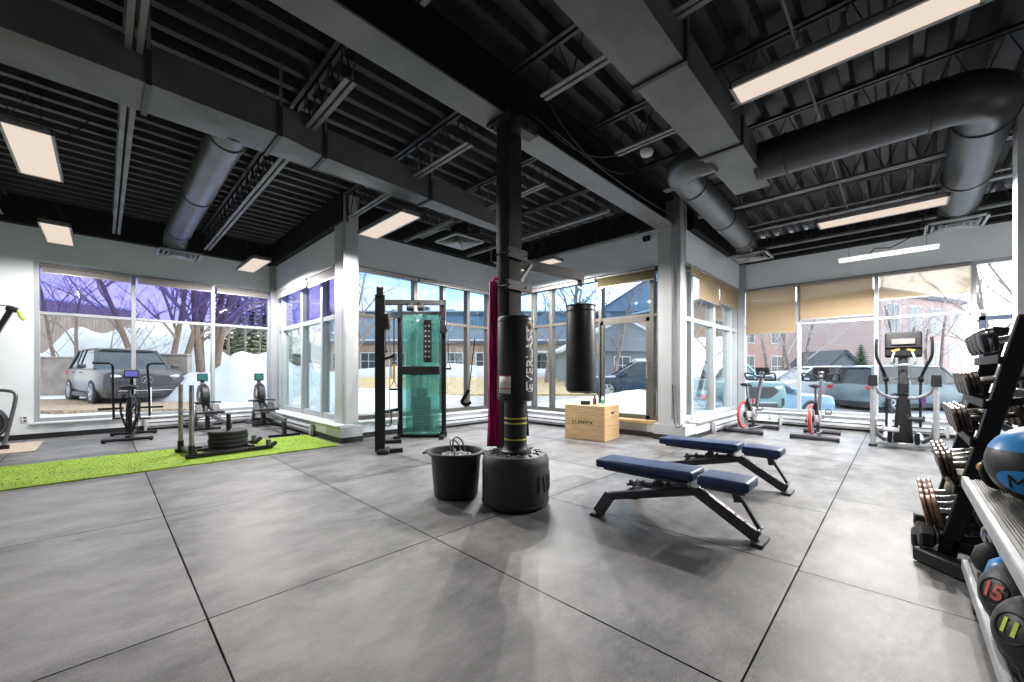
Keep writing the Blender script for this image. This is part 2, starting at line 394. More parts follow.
# ---------------------------------------------------------------- windows
G_CLEAR = glass('clear_glass', (.97, .985, .98), .035)
G_PURP = glass('violet_film_glass', (.60, .58, .93), .05)
G_BLUE = glass('blue_film_glass', (.72, .84, .93), .05)
G_GREEN = glass('greenish_glass', (.90, .97, .95), .035)
def window(n, label, O, u, nin, L, mulls, zt, zb, up, lo, fr, mw=.055, transoms=None, depth=.11, skip=()):
    """O corner of the opening on the inner face, u along the wall, nin pointing into the room"""
    O, u, nin = V(O), V(u), V(nin)
    root = bpy.data.objects.new('window_%d' % n, None); COL.objects.link(root); tag(root, label, 'window', kind='structure')
    def bx(m, s0, s1, d0, d1, z0, z1, bev=.004):
        a = O + u * s0 + nin * d0; b = O + u * s1 + nin * d1
        m.b2((a.x, a.y, z0), (b.x, b.y, z1), bev)
    m = MB()
    edges = [0.0] + list(mulls) + [L]
    bx(m, 0, L, -depth, .012, ZS + .02, ZS + .02 + mw); bx(m, 0, L, -depth, .012, ZW - mw, ZW)
    for s in edges:
        s = min(max(s, mw / 2), L - mw / 2); bx(m, s - mw / 2, s + mw / 2, -depth, .02, ZS + .02, ZW)
    m.build('frame', fr, root)
    for i, (a, b) in enumerate(zip(edges, edges[1:])):
        if (i, 't') not in skip:
            m = MB()
            for z in (transoms or [zt]): bx(m, a + .01, b - .01, -depth + .01, .01, z - mw * .42, z + mw * .42)
            m.build('transom', fr, root)
    m = MB(); m2 = MB()
    for i, (a, b) in enumerate(zip(edges, edges[1:])):
        bx(m, a + .01, b - .01, -depth * .6, -depth * .6 + .008, zt, ZW - .02, 0)
        if i not in skip: bx(m2, a + .01, b - .01, -depth * .6, -depth * .6 + .008, ZS + .03, zt, 0)
    m.build('upper_glass', up, root); m2.build('lower_glass', lo, root)
    return root
window(1, 'three-bay window with violet upper panes and a parked grey car outside', (-.80, YA + .06, 0), (1, 0, 0), (0, -1, 0), 3.48, [1.20, 2.41], ZTR, ZS, G_PURP, G_CLEAR, M_ALU, .06)
window(2, 'narrow three-bay window with violet upper panes beside the corner pillar', (XB + .06, YA - .05, 0), (0, -1, 0), (-1, 0, 0), 3.46, [.33, 1.60, 2.64], ZTR - .04, ZS, G_PURP, G_GREEN, M_ALU, .10)
window(3, 'tall window with bluish upper panes behind the cable machine', (2.98, YC + .06, 0), (1, 0, 0), (0, -1, 0), 3.60, [1.22, 1.89, 2.53, 3.12], ZTR, ZS, G_BLUE, G_CLEAR, M_ALUB, .075)
window(4, 'window with bluish upper panes behind the hanging bag, glass door at its right end', (XD + .06, YC - .02, 0), (0, -1, 0), (-1, 0, 0), 3.70, [.78, 1.29, 2.50, 3.53], ZTR, ZS, G_BLUE, G_CLEAR, M_ALUB, .075, skip=(3,))
window(5, 'bright three-bay window left of the spin bikes', (6.80, YE + .06, 0), (1, 0, 0), (0, -1, 0), 3.12, [.36, 1.53, 2.64], ZTR - .08, ZS, G_GREEN, G_GREEN, M_WHITEFR, .09)
window(6, 'wide bright window behind the spin bikes and elliptical', (XF + .06, YE - .03, 0), (0, -1, 0), (-1, 0, 0), 4.40, [1.03, 2.21, 3.40], ZTR, ZS, G_CLEAR, G_CLEAR, M_ALU, .06, skip=(3,))
def glass_door(n, label, x, y0, y1, z0, z1, fr, w=.075):
    root = bpy.data.objects.new('door_%d' % n, None); COL.objects.link(root); tag(root, label, 'door', kind='structure')
    m = MB()
    m.b2((x, y0, z0), (x + .05, y0 - w, z1), .004); m.b2((x, y1, z0), (x + .05, y1 + w, z1), .004)
    m.b2((x, y0, z1 - w), (x + .05, y1, z1), .004); m.b2((x, y0, z0), (x + .05, y1, z0 + w * 1.4), .004)
    m.build('frame', fr, root)
    m = MB(); m.b2((x + .02, y0, z0), (x + .028, y1, z1)); m.build('glass', G_CLEAR, root)
    m = MB(); yy = y1 + w * .5
    m.tube([(x, yy, 1.0), (x - .05, yy, 1.0), (x - .05, yy, 1.3), (x, yy, 1.3)], .01, 8); m.build('handle', M_SILV, root)
glass_door(1, 'bronze framed glass door right of the hanging bag', XD + .04, 4.10, 3.10, .24, 2.07, M_ALUB)
M_DKFR = pm('dark_blue_door_frame', (.035, .05, .09), .4)
glass_door(2, 'dark framed glass door behind the dumbbell rack', XF + .04, -.95, -1.90, .24, 2.02, M_DKFR)

# ---------------------------------------------------------------- roller blinds
B_TAN = mesh_fabric('tan_screen_fabric', (.47, .36, .235), .13, .5)
B_THIN = mesh_fabric('thin_tan_screen_fabric', (.50, .39, .26), .38, .5)
B_OLV = mesh_fabric('olive_screen_fabric', (.14, .12, .065), .06, .4)
B_GRY = pm('grey_shade_fabric', (.25, .235, .23), .7, var=.08)
def blind(label, p, q, zlo, mat, nin, cover=False, ztop=ZW - .02):
    p, q = V((p[0], p[1], 0)), V((q[0], q[1], 0)); c = (p + q) / 2; d = (q - p); Ln = d.length; rz = math.atan2(d.y, d.x)
    r = thing('roller_blind', label, 'blind', (c.x, c.y, ztop), rz, 'roller blinds on the windows')
    m = MB(); m.cyl((-Ln / 2, 0, -.03), (Ln / 2, 0, -.03), .024, 10); m.build('roller', M_FIXT if not cover else B_GRY, r)
    m = MB(); m.b2((-Ln / 2 + .01, -.0015, zlo - ztop + .012), (Ln / 2 - .01, .0015, -.03)); m.build('fabric', mat, r)
    m = MB(); m.b2((-Ln / 2 + .01, -.008, zlo - ztop - .012), (Ln / 2 - .01, .008, zlo - ztop + .012), .003); m.build('hem_bar', M_FIXT, r)
    return r
XFB = XF - .04
blind('tan roller blind lowest of the wide right window, above the first spin bike', (XFB, 2.42), (XFB, 1.50), 1.93, B_TAN, (-1, 0))
blind('tan roller blind above the second spin bike', (XFB, 1.44), (XFB, .32), 2.17, B_TAN, (-1, 0))
blind('thin tan roller blind above the elliptical, branches showing through', (XFB, .26), (XFB, -.87), 2.42, B_THIN, (-1, 0))
blind('short tan blind next to the right corner pillar', (6.84, YE - .04), (7.20, YE - .04), 2.76, B_TAN, (0, -1))
blind('tan blind halfway down in the middle of the short right window', (7.24, YE - .04), (8.34, YE - .04), 2.40, B_TAN, (0, -1))
blind('tan blind nearest the inside corner on the short right window', (8.38, YE - .04), (9.60, YE - .04), 2.46, B_TAN, (0, -1))
blind('olive roller blind above the glass door', (XD - .03, 4.12), (XD - .03, 2.98), 2.70, B_OLV, (-1, 0))
blind('rolled-up grey blind behind the column, right side of the inside corner', (XD - .03, 6.5), (XD - .03, 4.16), 2.86, B_GRY, (-1, 0))
blind('rolled-up grey blind above the cable machine', (3.02, YC - .03), (4.2, YC - .03), 2.85, B_GRY, (0, -1))
blind('rolled-up grey blind left of the magenta sash', (4.24, YC - .03), (6.45, YC - .03), 2.85, B_GRY, (0, -1))
for a, b, lb in ((-.72, .37, 'grey blind above the parked grey car'), (.44, 1.58, 'grey blind in the middle bay of the left window'), (1.65, 2.60, 'grey blind in the bay next to the left inside corner')):
    blind('rolled-up ' + lb, (a, YA - .03), (b, YA - .03), 2.77, B_GRY, (0, -1), True)
blind('grey blind hanging short on the narrow violet window, deeper end', (XB - .03, 10.0), (XB - .03, 8.1), 2.74, B_GRY, (-1, 0))
blind('grey blind hanging short on the narrow violet window, pillar end', (XB - .03, 8.04), (XB - .03, 6.8), 2.70, B_GRY, (-1, 0))

# ---------------------------------------------------------------- baseboard heaters
def heater(label, p, q):
    p, q = V((*p, 0)), V((*q, 0)); c = (p + q) / 2; d = q - p; Ln = d.length; rz = math.atan2(d.y, d.x)
    r = thing('baseboard_heater', label, 'heater', (c.x, c.y, .04), rz, 'electric baseboard heaters')
    m = MB(); m.prism([(0, 0), (.045, 0), (.065, .02), (.065, .09), (.045, .14), (0, .16)], Ln, Matrix.Translation((-Ln / 2, 0, 0)) @ Matrix(((0, 0, 1, 0), (-1, 0, 0, 0), (0, 1, 0, 0), (0, 0, 0, 1))))
    m.build('casing', M_HEAT, r)
    m = MB(); m.b2((-Ln / 2 + .05, -.066, .026), (Ln / 2 - .05, -.03, .042)); m.b2((-Ln / 2 + .05, -.066, .094), (Ln / 2 - .05, -.03, .112)); m.build('air_slot', M_SLOT, r)
    m = MB(); m.b2((-Ln / 2 - .012, -.07, -.04), (-Ln / 2 + .03, 0, .165), .004); m.build('end_cap', M_HEAT, r)
    m = MB(); m.b2((Ln / 2 - .03, -.07, -.04), (Ln / 2 + .012, 0, .165), .004); m.build('end_cap', M_HEAT, r)
heater('long white baseboard heater under the middle of the left window', (.55, YA - .025), (2.3, YA - .025))
heater('grey baseboard heater at the end of the rowing machines, beside the turf', (XB - .205, 9.3), (XB - .205, 7.25))
heater('baseboard heater right of the cable machine', (4.4, YC - .195), (5.9, YC - .195))
heater('baseboard heater left of the plywood box', (XD - .155, 6.1), (XD - .155, 4.6))
heater('white baseboard heater right of the door pillar', (7.6, YE - .135), (9.1, YE - .135))
heater('long white baseboard heater behind the second spin bike', (XF - .125, 1.75), (XF - .125, -.6))
# outlets and small wall boxes
def plate(name, label, cat, c, s, mat=M_WHITE):
    r = thing(name, label, cat, c)
    m = MB(); m.box((0, 0, 0), s, None, .004); m.build('plate', mat, r)
    m = MB(); ax = 0 if s[0] < s[1] else 1
    for dz in (-.025, .025):
        cc = [0, 0, dz]; cc[ax] = -s[ax] * .5
        m.box(cc, [.006 if i == ax else (.03 if i != 2 else .022) for i in range(3)])
    m.build('socket', M_SLOT, r)
plate('wall_outlet', 'white outlet on the wall beside the left window', 'outlet', (-.89, YA - .008, .33), (.075, .012, .115))
plate('wall_outlet', 'white outlet low on the wall behind the first spin bike', 'outlet', (XF - .108, 1.95, .15), (.012, .075, .10))
plate('junction_box', 'small black box high on the wall above the glass door', 'junction box', (XD - .03, 3.13, 3.42), (.05, .12, .09), M_BLK)

# ---------------------------------------------------------------- turf
def turf_material():
    m, t, out = nt('turf_fibre'); L = t.links
    b = N(t, 'ShaderNodeBsdfPrincipled', Roughness=.75); tc = N(t, 'ShaderNodeTexCoord')
    n1 = N(t, 'ShaderNodeTexNoise', Scale=220.0, Detail=3.0); n2 = N(t, 'ShaderNodeTexNoise', Scale=3.0, Detail=3.0)
    L.new(tc.outputs['Object'], n1.inputs['Vector']); L.new(tc.outputs['Object'], n2.inputs['Vector'])
    r = N(t, 'ShaderNodeValToRGB'); r.color_ramp.elements[0].position = .3; r.color_ramp.elements[0].color = (.15, .25, .010, 1); r.color_ramp.elements[1].position = .72; r.color_ramp.elements[1].color = (.36, .52, .03, 1)
    ad = N(t, 'ShaderNodeMath', operation='MULTIPLY_ADD'); ad.inputs[1].default_value = .35; L.new(n2.outputs['Fac'], ad.inputs[0])
    mu = N(t, 'ShaderNodeMath', operation='MULTIPLY'); mu.inputs[1].default_value = .65; L.new(n1.outputs['Fac'], mu.inputs[0]); L.new(mu.outputs[0], ad.inputs[2])
    L.new(ad.outputs[0], r.inputs[0]); L.new(r.outputs[0], b.inputs['Base Color'])
    bp = N(t, 'ShaderNodeBump', Strength=.6, Distance=.01); L.new(n1.outputs['Fac'], bp.inputs['Height']); L.new(bp.outputs[0], b.inputs['Normal'])
    L.new(b.outputs[0], out.inputs['Surface']); return m
m = MB()
rnd = random.Random(4)
edge_near = [(-5 + .1 + i * (7.36 / 60), 5.88 + .13 * i / 60 + rnd.uniform(-.008, .008)) for i in range(61)]
edge_far = [(-4.9 + i * (7.36 / 60), 7.40 + rnd.uniform(-.006, .006)) for i in range(61)]
m.loft([[(x, y, .002), (x2, y2, .002), (x2, y2, .014), (x, y, .014)] for (x, y), (x2, y2) in zip(edge_near, edge_far)])
# fibres
for k in range(5200):
    x = rnd.uniform(-1.9, 2.4); y = rnd.uniform(5.95, 7.42); a = rnd.uniform(0, 2 * PI); h = rnd.uniform(.012, .024)
    p = V((x, y, .013)); w = V((math.cos(a), math.sin(a), 0)) * .004; l = V((rnd.uniform(-.006, .006), rnd.uniform(-.006, .006), h * .7))
    vs = [m.bm.verts.new(p - w), m.bm.verts.new(p + w), m.bm.verts.new(p + l)]; m.bm.faces.new(vs)
tag(m.build('turf', turf_material()), 'bright green strip of artificial turf along the left side', 'artificial turf')
# ================================================================ CEILING
def xend(y):
    return XF + .1 if y < YE + .05 else (XD + .1 if y < YC + .05 else XB + .1)
# corrugated deck, ribs run along x
m = MB(); y = YBACK; P = .25
while y < YA + .1:
    xe = xend(y + P)
    z0, z1 = ZDECK, ZDECK + .11
    prof = [(y, z1), (y + .06, z1), (y + .085, z0), (y + .155, z0), (y + .18, z1), (y + P, z1)]
    m.grid([[(XA0, a, z) for a, z in prof], [(xe, a, z) for a, z in prof]])
    y += P
dk = m.build('ceiling', [M_DECK]); tag(dk, 'black corrugated steel ceiling deck', 'ceiling', kind='structure')
m = MB(); z0, z1 = ZDECK + .115, ZDECK + .28
m.b2((XA0 - .3, YBACK - .3, z0), (XB + .3, YA + .3, z1)); m.b2((XB + .3, YBACK - .3, z0), (XD + .3, YC + .3, z1)); m.b2((XD + .3, YBACK - .3, z0), (XF + .3, YE + .3, z1))
m.build('roof_slab', M_BLACKWALL, dk)
# black perimeter beams above the pale band
for nm, lb, a, b in (
    ('trim_12', 'black beam over the left window wall', (XA0, YA - .16, ZT), (XB, YA, ZDECK)),
    ('trim_13', 'black beam over the left return', (XB - .12, 6.3, ZT), (XB, YA - .16, ZDECK)),
    ('trim_14', 'black beam over the wall behind the cable machine', (2.98, YC - .14, ZT), (XD, YC, ZDECK)),
    ('trim_15', 'black beam over the glass door wall', (XD - .12, 2.9, ZT + .05), (XD, YC - .14, ZDECK)),
    ('trim_16', 'black beam over the right return', (6.8, YE - .12, ZT - .02), (XF, YE, ZDECK)),
    ('trim_17', 'black beam over the wide right window', (XF - .14, YBACK, ZT - .02), (XF, YE - .12, ZDECK)),
    ('trim_18', 'black beam over the rear wall', (XA0, YBACK, ZT), (XF - .14, YBACK + .12, ZDECK))):
    m = MB(); m.b2(a, b); tag(m.build(nm, M_BLACKWALL), lb, 'beam', kind='structure')
# big I-beam over the column
BY = 2.73
r = thing('steel_beam', 'long steel beam, lit lower edge painted grey, crossing the ceiling over the black column', 'beam', (0, BY, 3.47), kind='structure')
m = MB(); m.b2((XA0, -.145, 0), (XD, .145, .022), .003); m.build('lower_flange', M_BEAM, r)
m = MB(); m.b2((XA0, -.006, .022), (XD, .006, .42)); m.build('web_plate', M_BLACKWALL, r)
m = MB(); m.b2((XA0, -.145, .42), (XD, .145, .445)); m.build('upper_flange', M_BLACKWALL, r)
# column
CX, CY = 2.68, 2.645
r = thing('column', 'square black steel column in the middle of the room', 'column', (CX, CY, 0), kind='structure')
m = MB(); m.box((0, 0, 1.73), (.172, .172, 3.46), None, .012, 2); m.build('shaft', M_COLM, r)
m = MB(); m.box((0, 0, 3.44), (.30, .30, .03)); m.box((0, 0, .01), (.20, .20, .02)); m.build('end_plate', M_COLM, r)
m = MB()
for dx in (-.11, .11):
    for dy in (-.11, .11): m.cyl((dx, dy, 3.40), (dx, dy, 3.47), .012, 6)
m.build('bolt', M_STEELBLK, r)
# junction of beam stubs on the column head
r = thing('beam_bracket', 'bolted black steel bracket at the top of the column', 'bracket', (CX, CY, 3.35), kind='structure')
m = MB(); m.b2((-.06, -.20, -.03), (.18, -.08, .09), .006); m.cyl((.06, -.22, .03), (.06, -.06, .03), .05, 12); m.build('hanger_plate', M_STEELBLK, r)

# open web joists along y
names = ['first', 'second', 'third', 'fourth', 'fifth', 'sixth', 'seventh', 'eighth', 'ninth']
jx = [.16 + 1.263 * k for k in range(-3, 8)]
def joist(x, y0, y1, label):
    r = thing('roof_joist', label, 'joist', (x, y0, 3.5), 0, 'open-web joists under the deck')
    Ln = y1 - y0
    m = MB()
    for s in (-1, 1):
        m.b2((s * .014, 0, .405), (s * .05, Ln, .412)); m.b2((s * .014, 0, .412), (s * .02, Ln, .45))
    m.build('top_chord', M_STEELBLK, r)
    m = MB()
    for s in (-1, 1):
        m.b2((s * .012, .35, 0), (s * .05, Ln - .35, .007)); m.b2((s * .012, .35, .007), (s * .018, Ln - .35, .042))
    m.build('bottom_chord', M_CHORD, r)  # grey where the joist is black: light from below put into the colour
    m = MB(); n = max(2, int(round((Ln - .7) / .30))); st = (Ln - .7) / n
    m.tube([(0, .06, .42), (0, .35, .02)], .008, 5, cap=False); m.tube([(0, Ln - .06, .42), (0, Ln - .35, .02)], .008, 5, cap=False)
    for i in range(n):
        a = .35 + i * st; pz = [(0, a, .02), (0, a + st / 2, .42), (0, a + st, .02)]
        m.tube(pz, .0085, 5, cap=False)
    m.build('web_rod', M_STEELBLK, r)
for i, x in enumerate(jx):
    ye = YA - .16 if x < XB - .12 else (YC - .14 if x < XD - .1 else None)
    if ye:
        where = 'left of the column' if x < 2.4 else ('in line with the column' if x < 3 else 'beyond the column')
        joist(x, BY + .15, ye, 'black open-web joist, window side of the big beam, %s counted from the left' % names[i])
    y1 = BY - .15 if x < XD else YE - .12
    joist(x, YBACK + .12, y1, 'black open-web joist, rack side of the big beam, %s counted from the left' % (names[i] if i < 9 else ('tenth' if i == 9 else 'last')))
# bridging rods and conduits
def rod(name, label, cat, pts, rad, mat, seg=6):
    p0 = V(pts[0]); m = MB(); m.tube([V(p) - p0 for p in pts], rad, seg)
    return tag(m.build(name, mat, loc=p0), label, cat)
rod('conduit', 'thin grey conduit running under the joists above the spin bikes', 'conduit', [(9.2, YE - .3, 3.42), (9.2, -2.5, 3.42)], .014, M_CHORD)
rod('conduit', 'thin dark conduit under the joists between the two long lights', 'conduit', [(7.3, 2.2, 3.46), (7.3, -2.8, 3.46)], .013, M_CHORD)
rod('conduit', 'grey conduit lying along the ribs right of the rectangular duct', 'conduit', [(1.5, .62, 3.9), (9.6, .62, 3.9)], .013, M_CHORD)
rod('conduit', 'dark conduit along the ribs near the left beam', 'conduit', [(-3, 6.4, 3.88), (2.4, 6.4, 3.88)], .014, M_STEELBLK)
rod('conduit', 'black conduit along the ribs beside the big beam', 'conduit', [(-3, 3.2, 3.86), (6.2, 3.2, 3.86)], .014, M_STEELBLK)
# strut rails hanging below the left ceiling
for nm, xx, ya, yb, lb in (('strut_rail', 3.75, 4.9, 6.3, 'short slotted strut rail behind the column, left side'),
                           ('strut_rail', 5.1, 3.0, 6.2, 'long slotted strut rail above the hanging bag'),):
    m = MB(); m.b2((-.03, 0, 0), (-.008, yb - ya, .04)); m.b2((.008, 0, 0), (.03, yb - ya, .04)); tag(m.build(nm, M_CHORD, loc=(xx, ya, 3.42)), lb, 'strut rail', 'strut rails under the joists')

# rectangular ducts
def rect_duct(label, stations, z0, z1, joints):
    """stations: (x, ya, yb)"""
    x0 = stations[0][0]
    r = thing('rectangular_duct', label, 'duct', (x0, (stations[0][1] + stations[0][2]) / 2, z0)); yc = (stations[0][1] + stations[0][2]) / 2
    for a, b in zip(stations, stations[1:]):
        m = MB(); secs = []
        for x, ya, yb in (a, b):
            xx = x - x0 + (.004 if x == a[0] else -.004)
            secs.append([(xx, ya - yc, 0), (xx, yb - yc, 0), (xx, yb - yc, z1 - z0), (xx, ya - yc, z1 - z0)])
        # cross-broken bottom sheet: a shallow diamond crease
        m.loft(secs)
        mid = [(sum(s[k][0] for s in secs for k in (0, 1)) / 4, (secs[0][0][1] + secs[0][1][1] + secs[1][0][1] + secs[1][1][1]) / 4, -.012)][0]
        c = [secs[0][0], secs[0][1], secs[1][1], secs[1][0]]
        for k in range(4):
            vs = [m.bm.verts.new(V(p)) for p in (c[k], mid, c[(k + 1) % 4])]; m.bm.faces.new(vs)
        m.build('duct_section', M_DUCT, r, sharp=2)
    for (x, ya, yb) in joints:
        m = MB(); m.b2((x - x0 - .02, ya - yc - .02, -.02), (x - x0 + .02, yb - yc + .02, z1 - z0 + .01), .003); m.build('joint_flange', M_STEELBLK, r)
        for yy in (ya - .025, yb + .025):
            m = MB(); m.b2((x - x0 - .012, yy - yc - .003, z1 - z0 - .05), (x - x0 + .012, yy - yc + .003, ZDECK - z0)); m.build('hanger_strap', M_CHORD, r)
    return r
rect_duct('long rectangular duct crossing the left ceiling, narrowing toward the column',
          [(-4.6, 4.09, 4.57), (-2.2, 4.09, 4.57), (.24, 4.09, 4.57), (1.14, 4.10, 4.55), (1.58, 4.20, 4.51), (2.90, 4.26, 4.51), (4.6, 4.36, 4.52)], 3.3, 3.60,
          [(-2.2, 4.09, 4.57), (.24, 4.09, 4.57), (1.14, 4.10, 4.55), (1.58, 4.20, 4.51), (2.90, 4.26, 4.51)])
rect_duct('wide rectangular duct with a pale underside above the benches',
          [(-3.2, 1.08, 1.46), (.6, 1.08, 1.46), (2.86, 1.08, 1.46), (4.28, 1.08, 1.45), (5.48, 1.08, 1.45)], 3.3, 3.56,
          [(.6, 1.08, 1.46), (2.86, 1.08, 1.46), (4.28, 1.08, 1.45)])
# round ducts
def round_duct(label, path, rad, mat, seams, tail):
    p0 = V(path[0]); r = thing('round_duct', label, 'duct', p0)
    m = MB(); m.tube([V(p) - p0 for p in path], rad, 28, cap=True); m.build('pipe', mat, r, sharp=50)
    for p, d in seams: m = MB(); m.torus(V(p) - p0, rad + .004, .01, d, 28, 6); m.build('seam_ring', mat, r)
    m = MB(); a, b = tail; m.cyl(V(a) - p0, V(b) - p0, rad * .78, 20); m.build('drop_collar', M_STEELBLK, r)
    return r
def arc(c, R, a0, a1, u, v, n=8):
    return [V(c) + V(u) * (R * math.cos(a0 + (a1 - a0) * i / n)) + V(v) * (R * math.sin(a0 + (a1 - a0) * i / n)) for i in range(n + 1)]
round_duct('round black duct running from the left rectangular duct to the window wall',
           [(.86, 4.5, 3.45), (.86, 4.9, 3.45), (.88, 8.6, 3.45)] + arc((.88, 8.85, 3.25), .20, PI / 2, 0, (0, 1, 0), (0, 0, 1), 5)[1:] , .165, M_ROUND,
           [((.865, 4.75, 3.45), (0, 1, 0)), ((.87, 6.6, 3.45), (0, 1, 0)), ((.88, 8.5, 3.45), (0, 1, 0))], ((.88, 9.05, 3.3), (.88, 9.05, 3.2)))
round_duct('round grey duct running from the wide duct to the right inside corner',
           [(4.55, 1.40, 3.42), (4.55, 1.62, 3.42)] + arc((4.75, 1.62, 3.42), .20, PI, PI / 2, (1, 0, 0), (0, 1, 0), 5)[1:] + [(5.2, 1.84, 3.42), (7.9, 1.95, 3.42)] + arc((7.9, 1.95, 3.22), .20, PI / 2, 0, (1, 0, 0), (0, 0, 1), 5)[1:], .17, M_ROUND,
           [((5.1, 1.835, 3.42), (1, 0, 0)), ((6.5, 1.89, 3.42), (1, 0, 0)), ((7.7, 1.94, 3.42), (1, 0, 0))], ((8.12, 1.95, 3.24), (8.12, 1.95, 3.2)))
round_duct('big black round duct crossing above the elliptical and turning toward the wide window',
           [(5.05, 1.12, 3.42), (5.05, .9, 3.42), (5.05, -.28, 3.42)] + arc((5.33, -.28, 3.42), .28, PI, PI * 1.5, (1, 0, 0), (0, 1, 0), 7)[1:] + [(5.9, -.56, 3.42), (8.2, -.60, 3.42)] + arc((8.2, -.60, 3.20), .22, PI / 2, 0, (1, 0, 0), (0, 0, 1), 5)[1:], .20, pm('dark_round_duct_paint', (.07, .073, .078), .36, metal=.55, var=.2, scale=3),
           [((5.05, .85, 3.42), (0, 1, 0)), ((5.05, -.2, 3.42), (0, 1, 0)), ((5.5, -.56, 3.42), (1, 0, 0)), ((7.0, -.58, 3.42), (1, 0, 0)), ((8.1, -.6, 3.42), (1, 0, 0))], ((8.42, -.6, 3.25), (8.42, -.6, 3.2)))
# diffusers
def diffuser(label, c, rz=0.0):
    r = thing('air_diffuser', label, 'air vent', c, rz, 'square ceiling air vents')
    m = MB(); s = .30
    for a, b in (((-s, -s), (s, -s + .03)), ((-s, s - .03), (s, s)), ((-s, -s), (-s + .03, s)), ((s - .03, -s), (s, s))): m.b2((*a, -.012), (*b, .012))
    m.build('frame', M_SILV2, r)
    for q in (.235, .165, .095):
        m = MB(); w = .045
        for k in range(4):
            a = k * PI / 2; R = Matrix.Rotation(a, 4, 'Z')
            t = bmesh.new()
            vs = [t.verts.new(R @ V(p)) for p in ((-q, -q, -.018), (q, -q, -.018), (q - w, -q + w, .03), (-q + w, -q + w, .03))]
            t.faces.new(vs); m._add(t)
        m.build('vane', M_SILV2, r, solid=.003)
    m = MB(); m.b2((-.29, -.29, .035), (.29, .29, .05)); m.build('plenum', M_BLACKWALL, r)
M_SILV2 = pm('vent_grey_paint', (.40, .41, .42), .4, metal=.2, var=.08)
diffuser('square vent at the end of the left round duct, by the left window', (.95, 9.22, 3.2))
diffuser('square vent above the right inside corner', (8.25, 1.93, 3.2))
diffuser('square vent above the wide right window, under the big round duct', (8.45, -.58, 3.2))
diffuser('square vent left of the column, above the cable machine', (4.15, 5.25, 3.28))
m = MB(); m.cyl((0, 0, 0), (0, 0, .28), .15, 20); tag(m.build('duct_boot', M_STEELBLK, loc=(4.15, 5.25, 3.33)), 'black flexible duct boot above the vent left of the column', 'duct')

# hanging panel lights
LAMPS = []
def panel(label, x, y, z=3.1, lx=.30, ly=1.21, hang=True):
    r = thing('panel_light', label, 'ceiling light', (x, y, z), 0, 'hanging flat panel lights')
    m = MB(); t = .018
    m.b2((-lx / 2, -ly / 2, 0), (-lx / 2 + t, ly / 2, .05)); m.b2((lx / 2 - t, -ly / 2, 0), (lx / 2, ly / 2, .05))
    m.b2((-lx / 2, -ly / 2, 0), (lx / 2, -ly / 2 + t, .05)); m.b2((-lx / 2, ly / 2 - t, 0), (lx / 2, ly / 2, .05)); m.b2((-lx / 2, -ly / 2, .04), (lx / 2, ly / 2, .055))
    m.build('frame', M_FIXT, r)
    m = MB(); m.b2((-lx / 2 + t, -ly / 2 + t, .006), (lx / 2 - t, ly / 2 - t, .012)); m.build('diffuser', M_DIFF, r)
    for yy in (-ly / 2 + .1, ly / 2 - .1):
        m = MB()
        for s in (-1, 1): m.tube([(s * lx * .45, yy, .05), (0, yy, .30), (0, yy, ZDECK - z)], .003, 5)
        m.build('hanging_wire', M_STEELBLK, r)
    LAMPS.append((x, y, z, ly))
panel('flat panel light nearest at the left edge, cables looped above it', -.44, 5.72)
panel('flat panel light above the left part of the window with the grey car', -.46, 8.80)
panel('flat panel light in front of the left inside corner', 1.97, 8.70)
panel('flat panel light in front of the left corner pillar', 2.72, 5.02)
panel('big flat panel light at the upper right, nearest above the dumbbells', 3.20, .26, lx=.25, ly=1.19)
panel('long flat panel light in front of the wide right window', 6.85, .18, lx=.34)
panel('small-looking flat panel light behind the bag bracket', 5.66, 4.95)
# strip light by the wide window
r = thing('tube_light', 'slim white tube light hanging in front of the wide right window', 'ceiling light', (8.15, .13, 2.85))
m = MB(); m.b2((-.04, -.55, .012), (.04, .55, .05), .006); m.build('housing', M_WHITE, r)
m = MB(); m.tube([(0, -.54, .004), (0, .54, .004)], .022, 10); m.build('tube', M_TUBE, r)
for yy in (-.42, .42):
    m = MB(); m.tube([(0, yy, .05), (0, yy, ZDECK - 2.85)], .003, 5); m.build('hanging_wire', M_STEELBLK, r)
def sag(p, q, d, n=10):
    p, q = V(p), V(q); return [p.lerp(q, i / n) - V((0, 0, d * 4 * (i / n) * (1 - i / n))) for i in range(n + 1)]
m = MB(); m.tube([(0, -.4, .56), (0, -.38, .35), (0, -.25, .2), (0, -.05, .1), (0, .12, .13), (0, .18, .06)], .008, 6); m.build('power_cord', M_BLKR, r)
# loose cables and smoke detector near the column
def cable(label, pts, rad=.006):
    return rod('cable', label, 'cable', pts, rad, M_BLKR, 6)
cable('black cable looping from the beam bracket to the smoke detector', [(2.75, 2.45, 3.5)] + sag((2.9, 2.4, 3.45), (4.0, 2.0, 3.55), .22, 12))
cable('second thinner black cable drooping beside the beam', sag((2.8, 2.3, 3.6), (4.6, 2.35, 3.6), .25, 12), .005)
cable('black cable coil hanging from the joist by the smoke detector', [V((4.15, 1.95, 3.72)) + V((.12 * math.cos(k * .5), .05 * math.sin(k * .8), .13 * math.sin(k * .5))) for k in range(40)], .005)
cable('black cable hanging in a loop above the nearest left panel light', sag((-.75, 5.4, 3.7), (-.1, 6.2, 3.8), .4, 12), .006)
cable('black cord drooping to the panel light behind the bag bracket', [(5.7, 4.7, 3.7), (5.72, 4.7, 3.5), (5.66, 4.75, 3.35), (5.64, 4.85, 3.16)], .008)
cable('dark cable tied along the big beam', sag((3.2, 2.5, 3.55), (6.2, 2.52, 3.55), .06, 8), .008)
r = thing('smoke_detector', 'round pale smoke detector under the ceiling right of the column', 'smoke detector', (4.10, 1.95, 3.44))
